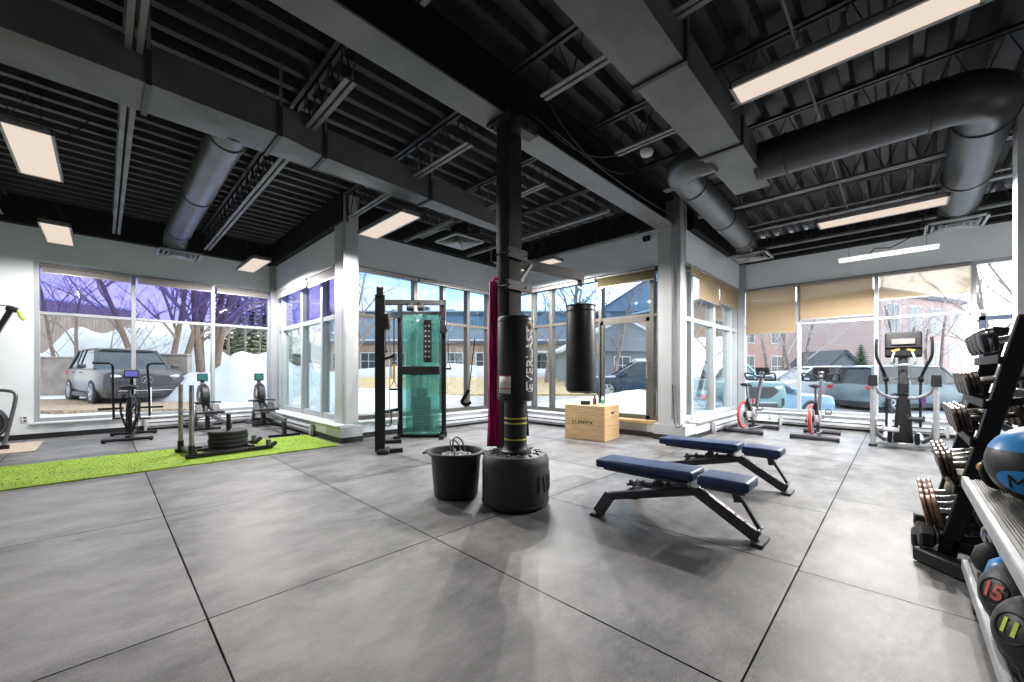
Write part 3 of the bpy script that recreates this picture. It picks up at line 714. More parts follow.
m = MB(); m.lathe([(0, 0), (.035, 0), (.06, .015), (.07, .04), (.07, .055), (0, .055)], seg=24); m.build('housing', M_WHITE, r)
m = MB(); m.torus((0, 0, .012), .04, .006, seg=20, rs=6); m.build('sensor_ring', M_SLOT, r)
m = MB(); m.b2((-.05, -.05, .055), (.05, .05, .10), .004); m.build('mount_box', M_CHORD, r)
m = MB(); m.tube([(0, 0, .1), (0, 0, .5)], .008, 6); m.build('drop_rod', M_CHORD, r)
# conduit run on the right pillar
rod('conduit', 'thin grey conduit with a dark cable on the right corner pillar', 'conduit', [(6.40, 2.62, .35), (6.40, 2.62, 3.5)], .012, M_ALU)
cable('dark cord curling at the foot of the right corner pillar', [(6.38, 2.60, .9), (6.37, 2.58, .55), (6.33, 2.55, .3), (6.30, 2.5, .22), (6.33, 2.42, .28)], .008)
# ================================================================ EQUIPMENT
def bez(pts, n=6):
    """smooth path through points (Catmull-Rom)"""
    P = [V(p) for p in pts]; out = []
    for i in range(len(P) - 1):
        a = P[max(i - 1, 0)]; b = P[i]; c = P[i + 1]; d = P[min(i + 2, len(P) - 1)]
        for k in range(n):
            t = k / n
            out.append(.5 * ((2 * b) + (c - a) * t + (2 * a - 5 * b + 4 * c - d) * t * t + (3 * b - a - 3 * c + d) * t ** 3))
    out.append(P[-1]); return out
def text_part(txt, size, mat, parent, loc, rot, depth=.003, wrap=None, name='lettering', sx=1.0, bold=0.0):
    """raised or printed lettering; wrap = (radius, axis) bends it round a vertical drum of that radius"""
    me = text_mesh(txt, size, depth, bold=bold)
    me.transform(Matrix.Diagonal((sx, 1, 1, 1)))
    if wrap is None:
        me.transform(Matrix.Translation(V(loc)) @ Euler(rot).to_matrix().to_4x4())
    else:
        me.transform(Euler(rot).to_matrix().to_4x4())
        rad, az, zc = wrap
        b = bmesh.new(); b.from_mesh(me)
        for ax in range(14):
            pass
        for v in b.verts:
            a = az + v.co.x / rad; rr = rad - v.co.y
            z = v.co.z + zc; v.co = V((rr * math.cos(a), rr * math.sin(a), z))
        b.to_mesh(me); b.free()
    me.materials.clear(); me.materials.append(mat); me.name = name
    o = bpy.data.objects.new(name, me); COL.objects.link(o); o.parent = parent
    return o

# ---------------------------------------------------------------- free-standing punching bag
PB = (2.42, 2.31)
r = thing('punching_bag', 'black free-standing punching bag with white lettering on a round base', 'punching bag', (*PB, 0))
M_BASEPL = pm('textured_black_plastic', (.028, .028, .031), .5, var=.25, scale=60, bump=.35, bscale=220)
m = MB(); m.lathe([(0, .004), (.25, .004), (.272, .02), (.280, .05), (.280, .36), (.274, .40), (.255, .425), (.20, .438), (.16, .43), (.12, .425), (0, .425)], seg=48); m.build('base', M_BASEPL, r)
m = MB()
for k in range(14):
    a = k * PI / 7; m.box((.195 * math.cos(a), .195 * math.sin(a), .438), (.05, .022, .012), a, .004)
m.build('base_rib', M_BASEPL, r)
m = MB(); m.lathe([(.135, .425), (.13, .45), (.11, .46), (.098, .48), (.094, .52), (.094, .86), (0, .86)], seg=32); m.build('neck', M_BLKP, r)
M_YSTR = pm('yellow_tape', (.62, .55, .06), .5)
for z in (.54, .675, .715):
    m = MB(); m.lathe([(.095, 0), (.0965, .001), (.0965, .011), (.095, .012)], c=(0, 0, z), seg=32); m.build('yellow_ring', M_YSTR, r)
M_BAGV = pm('black_vinyl', (.013, .013, .016), .36, var=.25, scale=6, bump=.08, bscale=25)
m = MB(); m.lathe([(0, .86), (.13, .862), (.148, .875), (.152, .90), (.152, 1.53), (.149, 1.552), (.135, 1.565), (.06, 1.568), (0, 1.565)], seg=48); m.build('bag', M_BAGV, r)
for z in (.905, 1.52):
    m = MB(); m.lathe([(.152, 0), (.1535, .001), (.1535, .008), (.152, .009)], c=(0, 0, z), seg=48); m.build('seam', M_BLKR, r)
M_LETW = pm('white_print', (.80, .80, .78), .5)
M_LETO = pm('orange_print', (.75, .36, .10), .5)
to_cam = math.atan2(-PB[1], -PB[0])
azr = to_cam + .95          # right-hand side of the drum as seen
# vertical word reading upward: rotate text in its plane by 90 degrees
text_part('EVERLAST', .118, M_LETW, r, (0, 0, 0), (0, -PI / 2, 0), .003, (.1535, azr - .05, 1.215), sx=1.02, bold=.0014)
def wrap_patch(name, mat, r_, az0, az1, z0, z1, n=8, th=.002):
    m = MB(); rows = []
    for z in (z0, z1): rows.append([(( PBR + th) * math.cos(az0 + (az1 - az0) * i / n), (PBR + th) * math.sin(az0 + (az1 - az0) * i / n), z) for i in range(n + 1)])
    m.grid(rows); return m.build(name, mat, r_, solid=.001)
PBR = .152
m = MB(); rows = []
for i in range(9):     # diamond emblem above the word
    f = i / 8; hw = .036 * (1 - abs(2 * f - 1)); z = 1.44 + .075 * f
    rows.append([(.1545 * math.cos(azr + a), .1545 * math.sin(azr + a), z) for a in (-hw / .152, 0, hw / .152)])
m.grid(rows); m.build('emblem', M_LETO, r, solid=.001)
m = MB(); rows = []
for i in range(9):
    f = i / 8; hw = .018 * (1 - abs(2 * f - 1)); z = 1.455 + .045 * f
    rows.append([(.1560 * math.cos(azr + a), .1560 * math.sin(azr + a), z) for a in (-hw / .152, 0, hw / .152)])
m.grid(rows); m.build('emblem_center', M_BAGV, r, solid=.001)
wrap_patch('white_line', M_LETW, r, azr - .28, azr + .18, .945, .951)
azl = to_cam - .62
wrap_patch('label_patch', M_LETW, r, azl - .40, azl + .36, .93, 1.075)
for z in (.966, 1.07): 
    PBR = .1535; wrap_patch('red_stripe', M_RED, r, azl - .40, azl + .36, z, z + .007); PBR = .152
text_part('EVERLAST', .20, M_BASEPL, r, (0, 0, 0), (0, 0, 0), .012, (.2815, to_cam + 1.55, .20), sx=.55)
m = MB()
m.lathe([(.281, 0), (.286, .002), (.286, .006), (.281, .008)], c=(0, 0, .04), seg=48); m.build('base_rim', M_BASEPL, r)

# ---------------------------------------------------------------- tub with loose things
r = thing('tub', 'big round black plastic tub beside the bag base', 'tub', (2.22, 2.86, 0))
m = MB(); m.lathe([(0, .003), (.185, .003), (.195, .012), (.222, .36), (.232, .372), (.255, .38), (.262, .392), (.255, .402), (.232, .402), (.218, .38), (.190, .03), (0, .022)], seg=44); m.build('body', pm('matt_black_plastic', (.020, .020, .023), .5, var=.2), r)
for sg in (0, 1):
    a = to_cam + 1.45 + sg * PI
    c = V((.262 * math.cos(a), .262 * math.sin(a), .385)); m = MB(); tdir = V((-math.sin(a), math.cos(a), 0))
    m.tube([c - tdir * .06, c + V((.03 * math.cos(a), .03 * math.sin(a), -.01)) - tdir * .04, c + V((.03 * math.cos(a), .03 * math.sin(a), -.01)) + tdir * .04, c + tdir * .06], .011, 8); m.build('handle', MATS['matt_black_plastic'], r)
m = MB(); rn = random.Random(2)
pts = []
for i in range(60):
    a = i * .6; q = .09 + .05 * math.sin(i * 1.7); pts.append((q * math.cos(a), q * math.sin(a), .35 + .012 * math.sin(i * 2.1)))
m.tube(bez(pts, 3), .012, 7); tag(m.build('rope_coil', pm('grey_rope', (.42, .42, .43), .6, var=.3, scale=80), loc=(2.22, 2.86, 0)), 'grey rope coil lying inside the black tub', 'rope')
m = MB(); m.tube(bez([(0, 0, .31), (.02, .03, .40), (.05, .06, .47), (.09, .06, .49), (.12, .03, .46), (.13, .0, .40), (.13, -.02, .34)], 6), .008, 8); m.tube(bez([(-.02, .0, .31), (.0, .04, .42), (.03, .08, .46), (.08, .09, .46), (.11, .05, .41), (.10, 0, .33)], 6), .007, 8)
tag(m.build('cable_loop', M_GREYST, loc=(2.24, 2.93, 0)), 'grey cable loops sticking out above the rim of the tub', 'cable')
m = MB(); m.lathe([(0, 0), (.018, 0), (.02, .01), (.014, .05), (.004, .075), (0, .078)], seg=14); m.mi = 0
tag(m.build('bottle', M_WHITE, loc=(2.16, 2.80, .355)), 'small white nozzle bottle tip poking up in the tub', 'bottle')

# ---------------------------------------------------------------- bag bracket + hanging bag
r = thing('bag_bracket', 'grey steel wall-arm bracket clamped to the column holding the hanging bag', 'bracket', (CX, CY, 2.2))
m = MB(); m.bar((-.05, .13, .0), (1.10, -.09, -.02), .05, .10, bev=.004); m.build('arm', pm('worn_grey_steel', (.045, .042, .041), .45, metal=.4, var=.2), r)
m = MB(); m.bar((.10, .02, -.30), (.36, .04, .0), .035, .035); m.build('brace', MATS['worn_grey_steel'], r)
for a_, b_ in (((-.13, -.122, -.05), (.13, -.09, .05)), ((-.13, .09, -.05), (.13, .122, .05)), ((-.13, -.122, -.34), (.20, -.09, -.25)), ((-.13, .09, -.34), (.13, .122, -.25))):
    m = MB(); m.b2(a_, b_, .003); m.build('clamp_plate', M_BLK, r)
for sx in (-.11, .11):
    for z in (0, -.30):
        m = MB(); m.cyl((sx, -.132, z), (sx, .132, z), .008, 8); m.build('clamp_bolt', M_BLK, r)
m = MB(); m.b2((1.03, -.12, -.115), (1.09, -.06, -.065), .004); m.torus((1.06, -.09, -.125), .018, .006, (0, 1, 0), 16, 6); m.build('swivel', M_BLK, r)
HB = (CX + 1.06, CY - .088)
r = thing('heavy_bag', 'black cylindrical punching bag hanging by chains above the plywood box', 'punching bag', (*HB, 0))
zb, zt2 = .875, 1.85
M_BAGL = pm('black_leather', (.014, .013, .014), .38, var=.3, scale=5, bump=.12, bscale=18)
m = MB(); m.lathe([(0, zb), (.13, zb), (.158, zb + .02), (.168, zb + .06), (.165, zb + .5), (.162, zt2 - .03), (.155, zt2), (.14, zt2 + .004), (.13, zt2 - .02), (0, zt2 - .03)], seg=40); m.build('body', M_BAGL, r)
for z in (zb + .07, zt2 - .07, zt2 - .012):
    m = MB(); m.lathe([(.163, 0), (.1695, .002), (.1695, .010), (.163, .012)], c=(0, 0, z), seg=40); m.build('seam_band', M_BLKR, r)
for k in range(4):
    a = k * PI / 2 + .4; pa = V((.135 * math.cos(a), .135 * math.sin(a), zt2 - .02)); pb = V((0, 0, 2.055))
    m = MB(); n = 11
    for i in range(n):
        c = pa.lerp(pb, (i + .5) / n); d = (pb - pa).normalized()
        side = d.cross(V((0, 0, 1))).normalized(); ax = side if i % 2 else d.cross(side)
        u = d * .014; w = ax.cross(d) * .006
        m.tube([c - u, c - u * .6 + w, c + u * .6 + w, c + u, c + u * .6 - w, c - u * .6 - w], .0025, 5, closed=True)
    m.build('chain', M_CHROME, r)
    m = MB(); m.box((.148 * math.cos(a), .148 * math.sin(a), zt2 - .04), (.02, .04, .10), a, .003); m.build('strap_tab', M_BAGL, r)
m = MB(); m.torus((0, 0, 2.068), .018, .004, (1, 0, 0), 14, 6); m.build('carabiner', M_SILV, r)

# magenta sash behind the column
r = thing('fabric_sash', 'long magenta fabric sash hanging from the column behind the free-standing bag', 'fabric')
r.location = tuple(W(493.5, 3.66))
m = MB(); rows = []
rn = random.Random(9)
for i in range(40):
    z = .42 + 1.52 * i / 39; row = []
    for k in range(15):
        s = (k / 14 - .5); wv = .018 * math.sin(k * 2.0 + i * .06) + .006 * math.sin(i * .5 + k)
        wd = .085 + .012 * math.sin(i * .11) + (.035 * max(0, 1 - i / 9))
        p = RGT * (s * wd) + FWD * wv; row.append((p.x, p.y, z))
    rows.append(row)
m.grid(rows); m.build('cloth', pm('magenta_fabric', (.58, .012, .20), .65, var=.25, scale=5, stretch=(3, 3, .4)), r, solid=.004, sharp=80)
m = MB(); m.tube(bez([(0, 0, 1.90), (.01, .0, 1.96), (.05, -.01, 1.97)], 5), .014, 8); m.build('tie_loop', MATS['magenta_fabric'], r)
# things hanging at the column
r = thing('jump_rope', 'thin jump rope hanging on the right side of the column below the free-standing bag', 'jump rope', (CX + .11, CY - .10, 0))
m = MB(); m.tube(bez([(0, 0, .95), (.015, -.012, .8), (.02, -.02, .62), (.02, -.02, .52)], 6) , .006, 8); m.tube(bez([(0, 0, .95), (-.01, .01, .8), (-.01, 0, .6)], 6), .006, 8); m.build('cord', M_IRON, r)
for q in ((.02, -.02, .50), (-.01, 0, .58)):
    m = MB(); m.cyl(q, (q[0], q[1], q[2] + .11), .015, 10, .012); m.build('handle', M_BLKP, r)
r = thing('hand_grip', 'black foam grip hanging left of the magenta sash', 'grip', (2.42, 2.92, .82))
m = MB(); m.tube(bez([(0, 0, .12), (-.03, .03, .05), (-.05, .04, 0), (-.02, .02, -.02), (.02, 0, 0)], 5), .018, 8); m.build('loop', M_BLKR, r)
m = MB(); m.cyl((0, 0, .12), (.03, -.05, .60), .005, 6); m.build('cord', M_BLKR, r)

# ---------------------------------------------------------------- plywood box
ang = math.atan2(3.342 - 4.017, 5.497 - 5.428)
pc = V((5.43, 4.03, 0)); ux = V((math.cos(ang), math.sin(ang), 0)); uy = V((-math.sin(ang), math.cos(ang), 0))
BW, BD, BH = .72, .56, .56
r = thing('plyometric_box', 'plywood jump box with dark lettering and a hand slot in its side', 'box', pc, ang)
# local x along the lettered face, y away from camera; camera side is y = 0 or +? (uy points into the room corner)
m = MB(); t = .02
m.b2((0, 0, 0), (BW, t, BH), .002); m.build('front_panel', M_WOOD, r)
m = MB(); m.b2((0, BD - t, 0), (BW, BD, BH), .002); m.build('back_panel', M_WOOD, r)
m = MB(); m.b2((0, t, 0), (t, BD - t, BH - t)); m.build('side_panel', M_WOOD, r)
m = MB(); m.b2((BW - t, t, 0), (BW, BD - t, BH - t)); m.build('side_panel', M_WOOD, r)
m = MB(); m.b2((0, t, BH - t), (BW, BD - t, BH)); m.build('top_panel', M_WOOD, r)
m = MB(); m.prism([(.05 * math.cos(a) if abs(math.cos(a)) < .9 else .06 * math.copysign(1, math.cos(a)), .018 * math.sin(a)) for a in [k * PI / 6 for k in range(12)]], .004, Matrix.Translation((BW - .001, BD * .52, BH - .12)) @ Matrix(((0, 0, 1, 0), (1, 0, 0, 0), (0, 1, 0, 0), (0, 0, 0, 1)))); m.build('hand_slot', M_SLOT, r)
text_part('LUREFX', .088, M_INK, r, (BW * .46, -.002, BH * .50), (0, 0, 0), .003, sx=1.25)
top = lambda x, y: pc + ux * x + uy * y + V((0, 0, BH))
q = top(.30, .16)
r = thing('speaker', 'small black box lying on top of the plywood box under the hanging bag', 'speaker', q, ang + .2)
m = MB(); m.box((0, 0, .033), (.15, .09, .066), None, .014, 2); m.build('case', M_BLKP, r)
m = MB(); m.box((0, -.046, .033), (.12, .004, .045), None, .002); m.build('grille', M_BLKR, r)
r = thing('bottle', 'small brown bottle standing on the plywood box', 'bottle', top(.42, .26), 0)
m = MB(); m.lathe([(0, 0), (.03, 0), (.032, .006), (.032, .09), (.014, .115), (.013, .135), (0, .135)], seg=16); m.build('body', pm('brown_glass', (.16, .055, .02), .2), r)
m = MB(); m.lathe([(.0145, 0), (.0155, .002), (.0155, .022), (0, .023)], c=(0, 0, .130), seg=14); m.build('cap', M_BLKP, r)
r = thing('spray_can', 'small pale green container standing on the plywood box', 'container', top(.53, .33), 0)
m = MB(); m.lathe([(0, 0), (.028, 0), (.028, .11), (.02, .125), (.02, .14), (0, .142)], seg=16); m.build('body', pm('pale_green_plastic', (.45, .62, .48), .4), r)
m = MB(); m.lathe([(.0285, 0), (.0292, .001), (.0292, .05), (.0285, .051)], c=(0, 0, .03), seg=16); m.build('band', pm('green_label', (.05, .42, .15), .5), r)

# ---------------------------------------------------------------- benches
def make_bench(label, x, y):
    r = thing('weight_bench', label, 'bench', (x, y, 0), 0, 'adjustable weight benches')
    # local y = 0 at the T feet end (head), running to -1.0 at the single foot
    st = pm('bench_dark_steel', (.075, .072, .085), .42, metal=.3, var=.15)
    def pad(y0, y1, w, zc, th, tilt):
        m = MB(); t = bmesh.new(); bmesh.ops.create_cube(t, size=1.0); t.transform(Matrix.Diagonal((w, abs(y1 - y0), th, 1)))
        bmesh.ops.bevel(t, geom=t.edges[:], offset=.022, segments=3, profile=.6, affect='EDGES')
        m._add(t, Matrix.Translation((0, (y0 + y1) / 2, zc)) @ Matrix.Rotation(tilt, 4, 'X')); return m
    pad(.13, -.640, .27, .366, .068, -.022).build('back_pad', M_BLUEV, r)
    pad(-.67, -.985, .26, .366, .068, .0).build('seat_pad', M_BLUEV, r)
    m = MB(); m.b2((-.12, -.60, .310), (.12, .06, .330), .003); m.build('back_plate', st, r)
    m = MB(); m.b2((-.11, -.96, .312), (.11, -.69, .336), .003); m.build('seat_plate', st, r)
    for a_, b_, w_, h_ in (((0, -.36, .32), (0, -.36, .24), .05, .04), ((0, -.55, .32), (0, -.55, .25), .05, .07), ((0, -.88, .33), (0, -.90, .24), .06, .05)):
        m = MB(); m.bar(a_, b_, w_, h_); m.build('pad_post', st, r)
    # Y frame
    hub = V((0, -.63, .255))
    for s in (-1, 1):
        m = MB(); k = V((s * .24, -.06, .15)); f = V((s * .30, .0, .02))
        m.bar(hub, k, .045, .055, bev=.004); m.bar(k + V((0, -.01, .01)), f, .055, .075, up=(0, 1, 0), bev=.004)
        m.build('front_leg', st, r)
        m = MB(); m.box((s * .30, .005, .009), (.09, .085, .016), None, .004); m.build('rubber_foot', M_BLKR, r)
    m = MB(); m.bar((-.20, -.16, .175), (.20, -.16, .175), .03, .03); m.build('crossbar', st, r)
    # ladder of the back support
    m = MB()
    for s in (-.03, .03): m.bar((s, -.10, .205), (s, -.56, .275), .012, .018)
    for k in range(4):
        yy = -.12 - .10 * k; zz = .205 + .07 * (k * .1 + .02) / .46; m.cyl((-.055, yy, zz), (.055, yy, zz), .008, 8); m.b2((-.02, yy - .008, zz), (.02, yy + .008, zz + .03))
    m.build('back_ladder', st, r)
    # rear ladder leg
    m = MB()
    m.bar((0, -.62, .26), (0, -1.01, .03), .075, .05, up=(0, 1, 1), bev=.005)
    m.build('rear_leg', st, r)
    m = MB()
    for k in range(5):
        f = .25 + .15 * k; p = V((0, -.62, .26)).lerp(V((0, -1.01, .03)), f); m.tube([p + V((0, .0, .02)), p + V((0, .025, .05))], .014, 8)
    m.build('peg', st, r)
    m = MB(); m.bar((0, -.89, .30), (0, -1.02, .085), .022, .022); m.cyl((-.05, -1.02, .085), (.05, -1.02, .085), .010, 8); m.build('seat_support', st, r)
    m = MB(); m.box((0, -1.02, .012), (.20, .075, .02), None, .004); m.build('rear_foot', st, r)
    m = MB(); m.box((0, -1.02, .003), (.19, .07, .005)); m.build('rubber_foot', M_BLKR, r)
    return r
b1 = make_bench('blue padded weight bench nearer the camera', 2.96, 1.66)
b2 = copy_tree(b1); b2.location = (4.35, 1.74, 0); b2['label'] = 'blue padded weight bench farther back, toward the spin bikes'

# ---------------------------------------------------------------- spin bikes
def make_spin(label, x, y, rz):
    r = thing('spin_bike', label, 'exercise bike', (x, y, 0), rz, 'spin bikes by the wide window')
    fr = pm('bike_dark_frame', (.05, .045, .055), .35, metal=.4)
    for xx, w, nm in ((-.45, .62, 'rear_foot'), (.46, .50, 'front_foot')):
        m = MB(); m.tube([(xx, -w / 2, .045), (xx, w / 2, .045)], .038, 10); m.build(nm, fr, r)
        for s in (-1, 1): m = MB(); m.lathe([(0, -.02), (.036, -.02), (.038, 0), (.036, .02), (0, .02)], c=(xx, s * (w / 2 - .01), .04), axis=(0, 1, 0), seg=14); m.build('foot_cap', M_BLKR, r)
    m = MB(); m.bar((-.45, 0, .06), (.46, 0, .06), .05, .04, bev=.004); m.build('base_beam', fr, r)
    # V frame
    m = MB(); m.bar((-.02, 0, .10), (.36, 0, .98), .045, .075, up=(1, 0, 0), bev=.006); m.build('front_post', fr, r)
    m = MB(); m.bar((.02, 0, .20), (-.26, 0, .62), .05, .075, up=(1, 0, 0), bev=.006); m.build('seat_tube', fr, r)
    m = MB(); m.bar((-.24, 0, .60), (-.295, 0, .86), .03, .045, up=(1, 0, 0), bev=.004); m.build('seat_post', M_GREYST, r)
    # flywheel with red shroud
    c = (-.30, .05, .33)
    m = MB(); m.lathe([(0, -.012), (.205, -.012), (.215, -.006), (.215, .006), (.205, .012), (0, .012)], c=c, axis=(0, 1, 0), seg=36); m.build('flywheel', M_SILV, r)
    m = MB(); m.torus(c, .225, .022, (0, 1, 0), 36, 8, arc=(PI * .35, PI * 1.75)); m.build('red_shroud', M_RED, r)
    m = MB(); m.lathe([(0, -.02), (.05, -.02), (.05, .03), (0, .03)], c=c, axis=(0, 1, 0), seg=16); m.build('wheel_hub', M_BLKP, r)
    # chain case, cranks
    m = MB(); m.lathe([(0, -.03), (.12, -.03), (.13, -.02), (.13, .02), (.12, .03), (0, .03)], c=(.0, 0, .33), axis=(0, 1, 0), seg=26); m.bar((-.0, .0, .33), (-.30, .0, .33), .04, .12, bev=.01); m.build('drive_case', pm('grey_drive_case', (.33, .32, .33), .4), r)
    for s in (-1, 1):
        e = V((.14 * s, s * .09, .33 - .09 * s)); m = MB(); m.bar((0, s * .06, .33), e, .018, .028); m.build('crank_arm', M_SILV, r)
        m = MB(); m.box(e + V((0, s * .06, 0)), (.10, .09, .025), None, .006); m.torus(e + V((.03, s * .06, .03)), .04, .006, (1, 0, 0), 12, 5); m.build('pedal', M_BLKP, r)
    # saddle
    m = MB(); secs = []
    for xx, w, z in ((-.43, .10, .875), (-.38, .17, .885), (-.30, .14, .88), (-.22, .07, .875), (-.14, .045, .865), (-.11, .03, .855)):
        secs.append([(xx, w / 2 * math.cos(a), z + (.022 if math.sin(a) > 0 else .03) * math.sin(a)) for a in [k * PI / 6 for k in range(12)]])
    m.loft(secs); m.build('saddle', M_BLKR, r)
    # handlebar loop
    z = 1.0; m = MB()
    m.tube([(.36, -.06, z - .05), (.35, -.22, z - .05), (.33, -.25, z - .03), (.27, -.26, z + .06), (.25, -.24, z + .085), (.25, -.10, z + .06), (.33, -.05, z), (.33, .05, z), (.25, .10, z + .06), (.25, .24, z + .085), (.27, .26, z + .06), (.33, .25, z - .03), (.35, .22, z - .05), (.36, .06, z - .05)], .016, 8); m.build('handlebar', M_BLKR, r)
    m = MB(); m.bar((.36, 0, .94), (.40, 0, 1.06), .04, .05); m.build('handlebar_stem', M_GREYST, r)
    m = MB(); m.box((.42, 0, 1.12), (.025, .24, .15), Euler((0, -.25, 0)), .008); m.build('tablet', M_BLKP, r)
    m = MB(); m.box((.38, .0, 1.085), (.04, .09, .06), Euler((0, -.4, 0)), .01); m.build('computer', M_GREYST, r)
    m = MB(); m.cyl((.10, .045, .52), (.10, .045, .60), .02, 10); m.build('resistance_lever', M_RED, r)
    return r
s1 = make_spin('red and black spin bike nearest the inside corner', 8.44, 1.93, -.14)
s2 = copy_tree(s1); s2.location = (8.42, .97, 0); s2.rotation_euler.z = 0.0; s2['label'] = 'red and black spin bike nearest the elliptical'

# ---------------------------------------------------------------- elliptical
ec = V((8.01, -.055, 0))
r = thing('elliptical_trainer', 'grey elliptical trainer with tall curved handles and a black console', 'elliptical', ec, -PI / 2)
el_g = pm('elliptical_silver', (.46, .47, .49), .3, metal=.6, var=.08)
el_d = pm('elliptical_dark', (.014, .014, .016), .6, var=.15, spec=.25)
for s in (-1, 1):
    m = MB(); m.tube([(s * .325, 0, .03), (s * .325, 0, .92)], .032, 14); m.build('side_post', el_g, r)
    m = MB(); m.tube([(s * .325, 0, .90), (s * .325, 0, 1.06)], [.055, .05], 14); m.build('post_cap', el_d, r)
    m = MB(); m.tube([(s * .325, 0, 0.0), (s * .325, 0, .035)], .05, 14); m.build('foot', M_BLKR, r)
    m = MB(); m.tube(bez([(s * .31, .0, .90), (s * .26, .10, .80), (s * .15, .22, .73), (s * .06, .30, .72)], 5), .024, 10); m.build('grab_rail', el_g, r)
    m = MB(); m.tube(bez([(s * .31, .02, .40), (s * .30, .08, .22), (s * .22, .22, .10), (s * .20, .5, .09), (s * .19, 1.2, .10)], 5), .028, 10); m.build('base_rail', el_g, r)
    # moving arm
    m = MB(); m.tube(bez([(s * .18, .28, .30), (s * .18, .32, .75), (s * .19, .32, 1.02), (s * .235, .22, 1.18), (s * .285, .12, 1.33), (s * .29, .10, 1.50), (s * .285, .12, 1.60)], 6), [.016] * 13 + [.019] * 24, 10); m.build('moving_arm', el_d, r)
    m = MB(); m.lathe([(0, -.03), (.04, -.03), (.04, .03), (0, .03)], c=(s * .185, .33, 1.0), axis=(1, 0, 0), seg=14); m.build('pivot', el_d, r)
    zf = .27 if s < 0 else .44
    m = MB(); m.box((s * .125, -.02, zf), (.17, .36, .035), None, .012, 2); m.b2((s * .125 - .085, -.20, zf), (s * .125 - .075, .16, zf + .05)); m.b2((s * .125 + .075, -.20, zf), (s * .125 + .085, .16, zf + .05)); m.build('pedal', el_g if s < 0 else el_d, r)
    m = MB(); m.bar((s * .14, .02, zf - .03), (s * .15, .95, .36), .04, .055); m.build('pedal_arm', el_g, r)
    m = MB(); m.box((s * .14, -.02, .16), (.05, .05, .15)); m.tube([(s * .14, -.02, .10), (s * .14, .5, .13)], .025, 8); m.build('pedal_roller', el_d, r)
for w_, y_, q_ in ((.31, .02, .06), (.22, .14, .04), (.24, 1.2, .08)):
    m = MB(); m.bar((-w_, y_, .055), (w_, y_, .055), q_, q_ * .7, bev=.005); m.build('cross_base', el_g, r)
m = MB(); m.loft([[(x * w, .32 + y * w * .8, z) for x, y in [(math.cos(k * PI / 8), math.sin(k * PI / 8)) for k in range(16)]] for z, w in ((.05, .11), (.35, .095), (.6, .08), (.75, .066), (.80, .06))]); m.build('shroud', el_d, r)
m = MB(); m.tube([(0, .30, .78), (0, .30, 1.33)], .056, 18); m.build('column', pm('elliptical_column', (.055, .057, .062), .4, metal=.2), r)
m = MB(); m.tube([(0, .30, .80), (0, .30, .93)], .064, 18); m.build('collar', el_d, r)
m = MB(); m.bar((-.19, .33, 1.0), (.19, .33, 1.0), .035, .045); m.build('arm_axle', el_g, r)
m = MB(); m.box((0, .28, 1.51), (.40, .10, .38), Euler((-.18, 0, 0)), .03, 3); m.build('console', el_d, r)
m = MB(); m.box((0, .216, 1.555), (.25, .012, .085), Euler((-.18, 0, 0)), .004); m.build('screen', pm('grey_lcd', (.13, .135, .13), .6), r)
m = MB(); m.box((0, .205, 1.475), (.38, .03, .025), Euler((-.18, 0, 0)), .006); m.build('shelf_lip', el_d, r)
for s in (-1, 1):
    m = MB(); m.box((s * .08, .212, 1.43), (.09, .012, .03), Euler((-.18, s * .25, 0)), .004); m.build('button_pad', M_YEL, r)
    m = MB(); m.tube(bez([(s * .09, .22, 1.41), (s * .115, .15, 1.32), (s * .125, .13, 1.24), (s * .09, .17, 1.21), (0, .19, 1.21)], 5), .014, 8); m.build('grip', M_SILV, r)
m = MB(); m.box((0, .214, 1.385), (.07, .01, .035), Euler((-.18, 0, 0)), .004); m.build('green_display', emit('green_led', (.1, .9, .35), .45), r)
m = MB(); m.box((0, .225, 1.38), (.16, .03, .07), Euler((-.18, 0, 0)), .01); m.build('key_panel', M_BLKP, r)
m = MB(); m.lathe([(0, 0), (.037, 0), (.042, .14), (.045, .15), (0, .15)], c=(.20, .34, .62), seg=16); m.build('bottle_holder', pm('purple_plastic', (.18, .05, .30), .4), r)

# ---------------------------------------------------------------- air bike
r = thing('air_bike', 'black upright air bike with wide bars in front of the parked grey car', 'exercise bike', (.33, 9.2, 0), -.12)
for yy, w in ((-.47, .60), (.42, .60)):
    m = MB(); m.tube([(-w / 2, yy, .04), (w / 2, yy, .04)], .026, 10); m.build('base_bar', M_BLK, r)
    for s in (-1, 1): m = MB(); m.lathe([(0, -.02), (.035, -.02), (.035, .02), (0, .02)], c=(s * (w / 2 - .03), yy, .035), axis=(1, 0, 0), seg=12); m.build('foot_cap', M_BLKR, r)
m = MB(); m.bar((0, -.47, .07), (0, .42, .07), .07, .05, bev=.005); m.build('main_beam', M_BLK, r)
m = MB()
for s in (-1, 1):
    for k in range(4): m.torus((s * .055, .16, .42), .085 + .065 * k, .004, (1, 0, 0), 30, 5)
    for k in range(10):
        a = k * PI / 5; m.tube([(s * .055, .16 + .05 * math.cos(a), .42 + .05 * math.sin(a)), (s * .055, .16 + .29 * math.cos(a), .42 + .29 * math.sin(a))], .003, 4)
m.torus((0, .16, .42), .295, .022, (1, 0, 0), 34, 8); m.build('fan_cage', M_BLK, r)
m = MB()
for k in range(8):
    a = k * PI / 4; m.box((0, .16 + .15 * math.cos(a), .42 + .15 * math.sin(a)), (.07, .20, .006), Euler((a, .5, 0)))
m.build('fan_blade', M_GREYST, r)
m = MB(); m.bar((0, -.20, .08), (0, -.24, .70), .05, .08, up=(0, 1, 0)); m.build('seat_tube', M_BLK, r)
m = MB()
for s in (-1, 1): m.tube(bez([(s * .02, -.15, .12), (s * .10, -.18, .40), (s * .11, -.18, .62), (s * .06, -.22, .74)], 5), .014, 8)
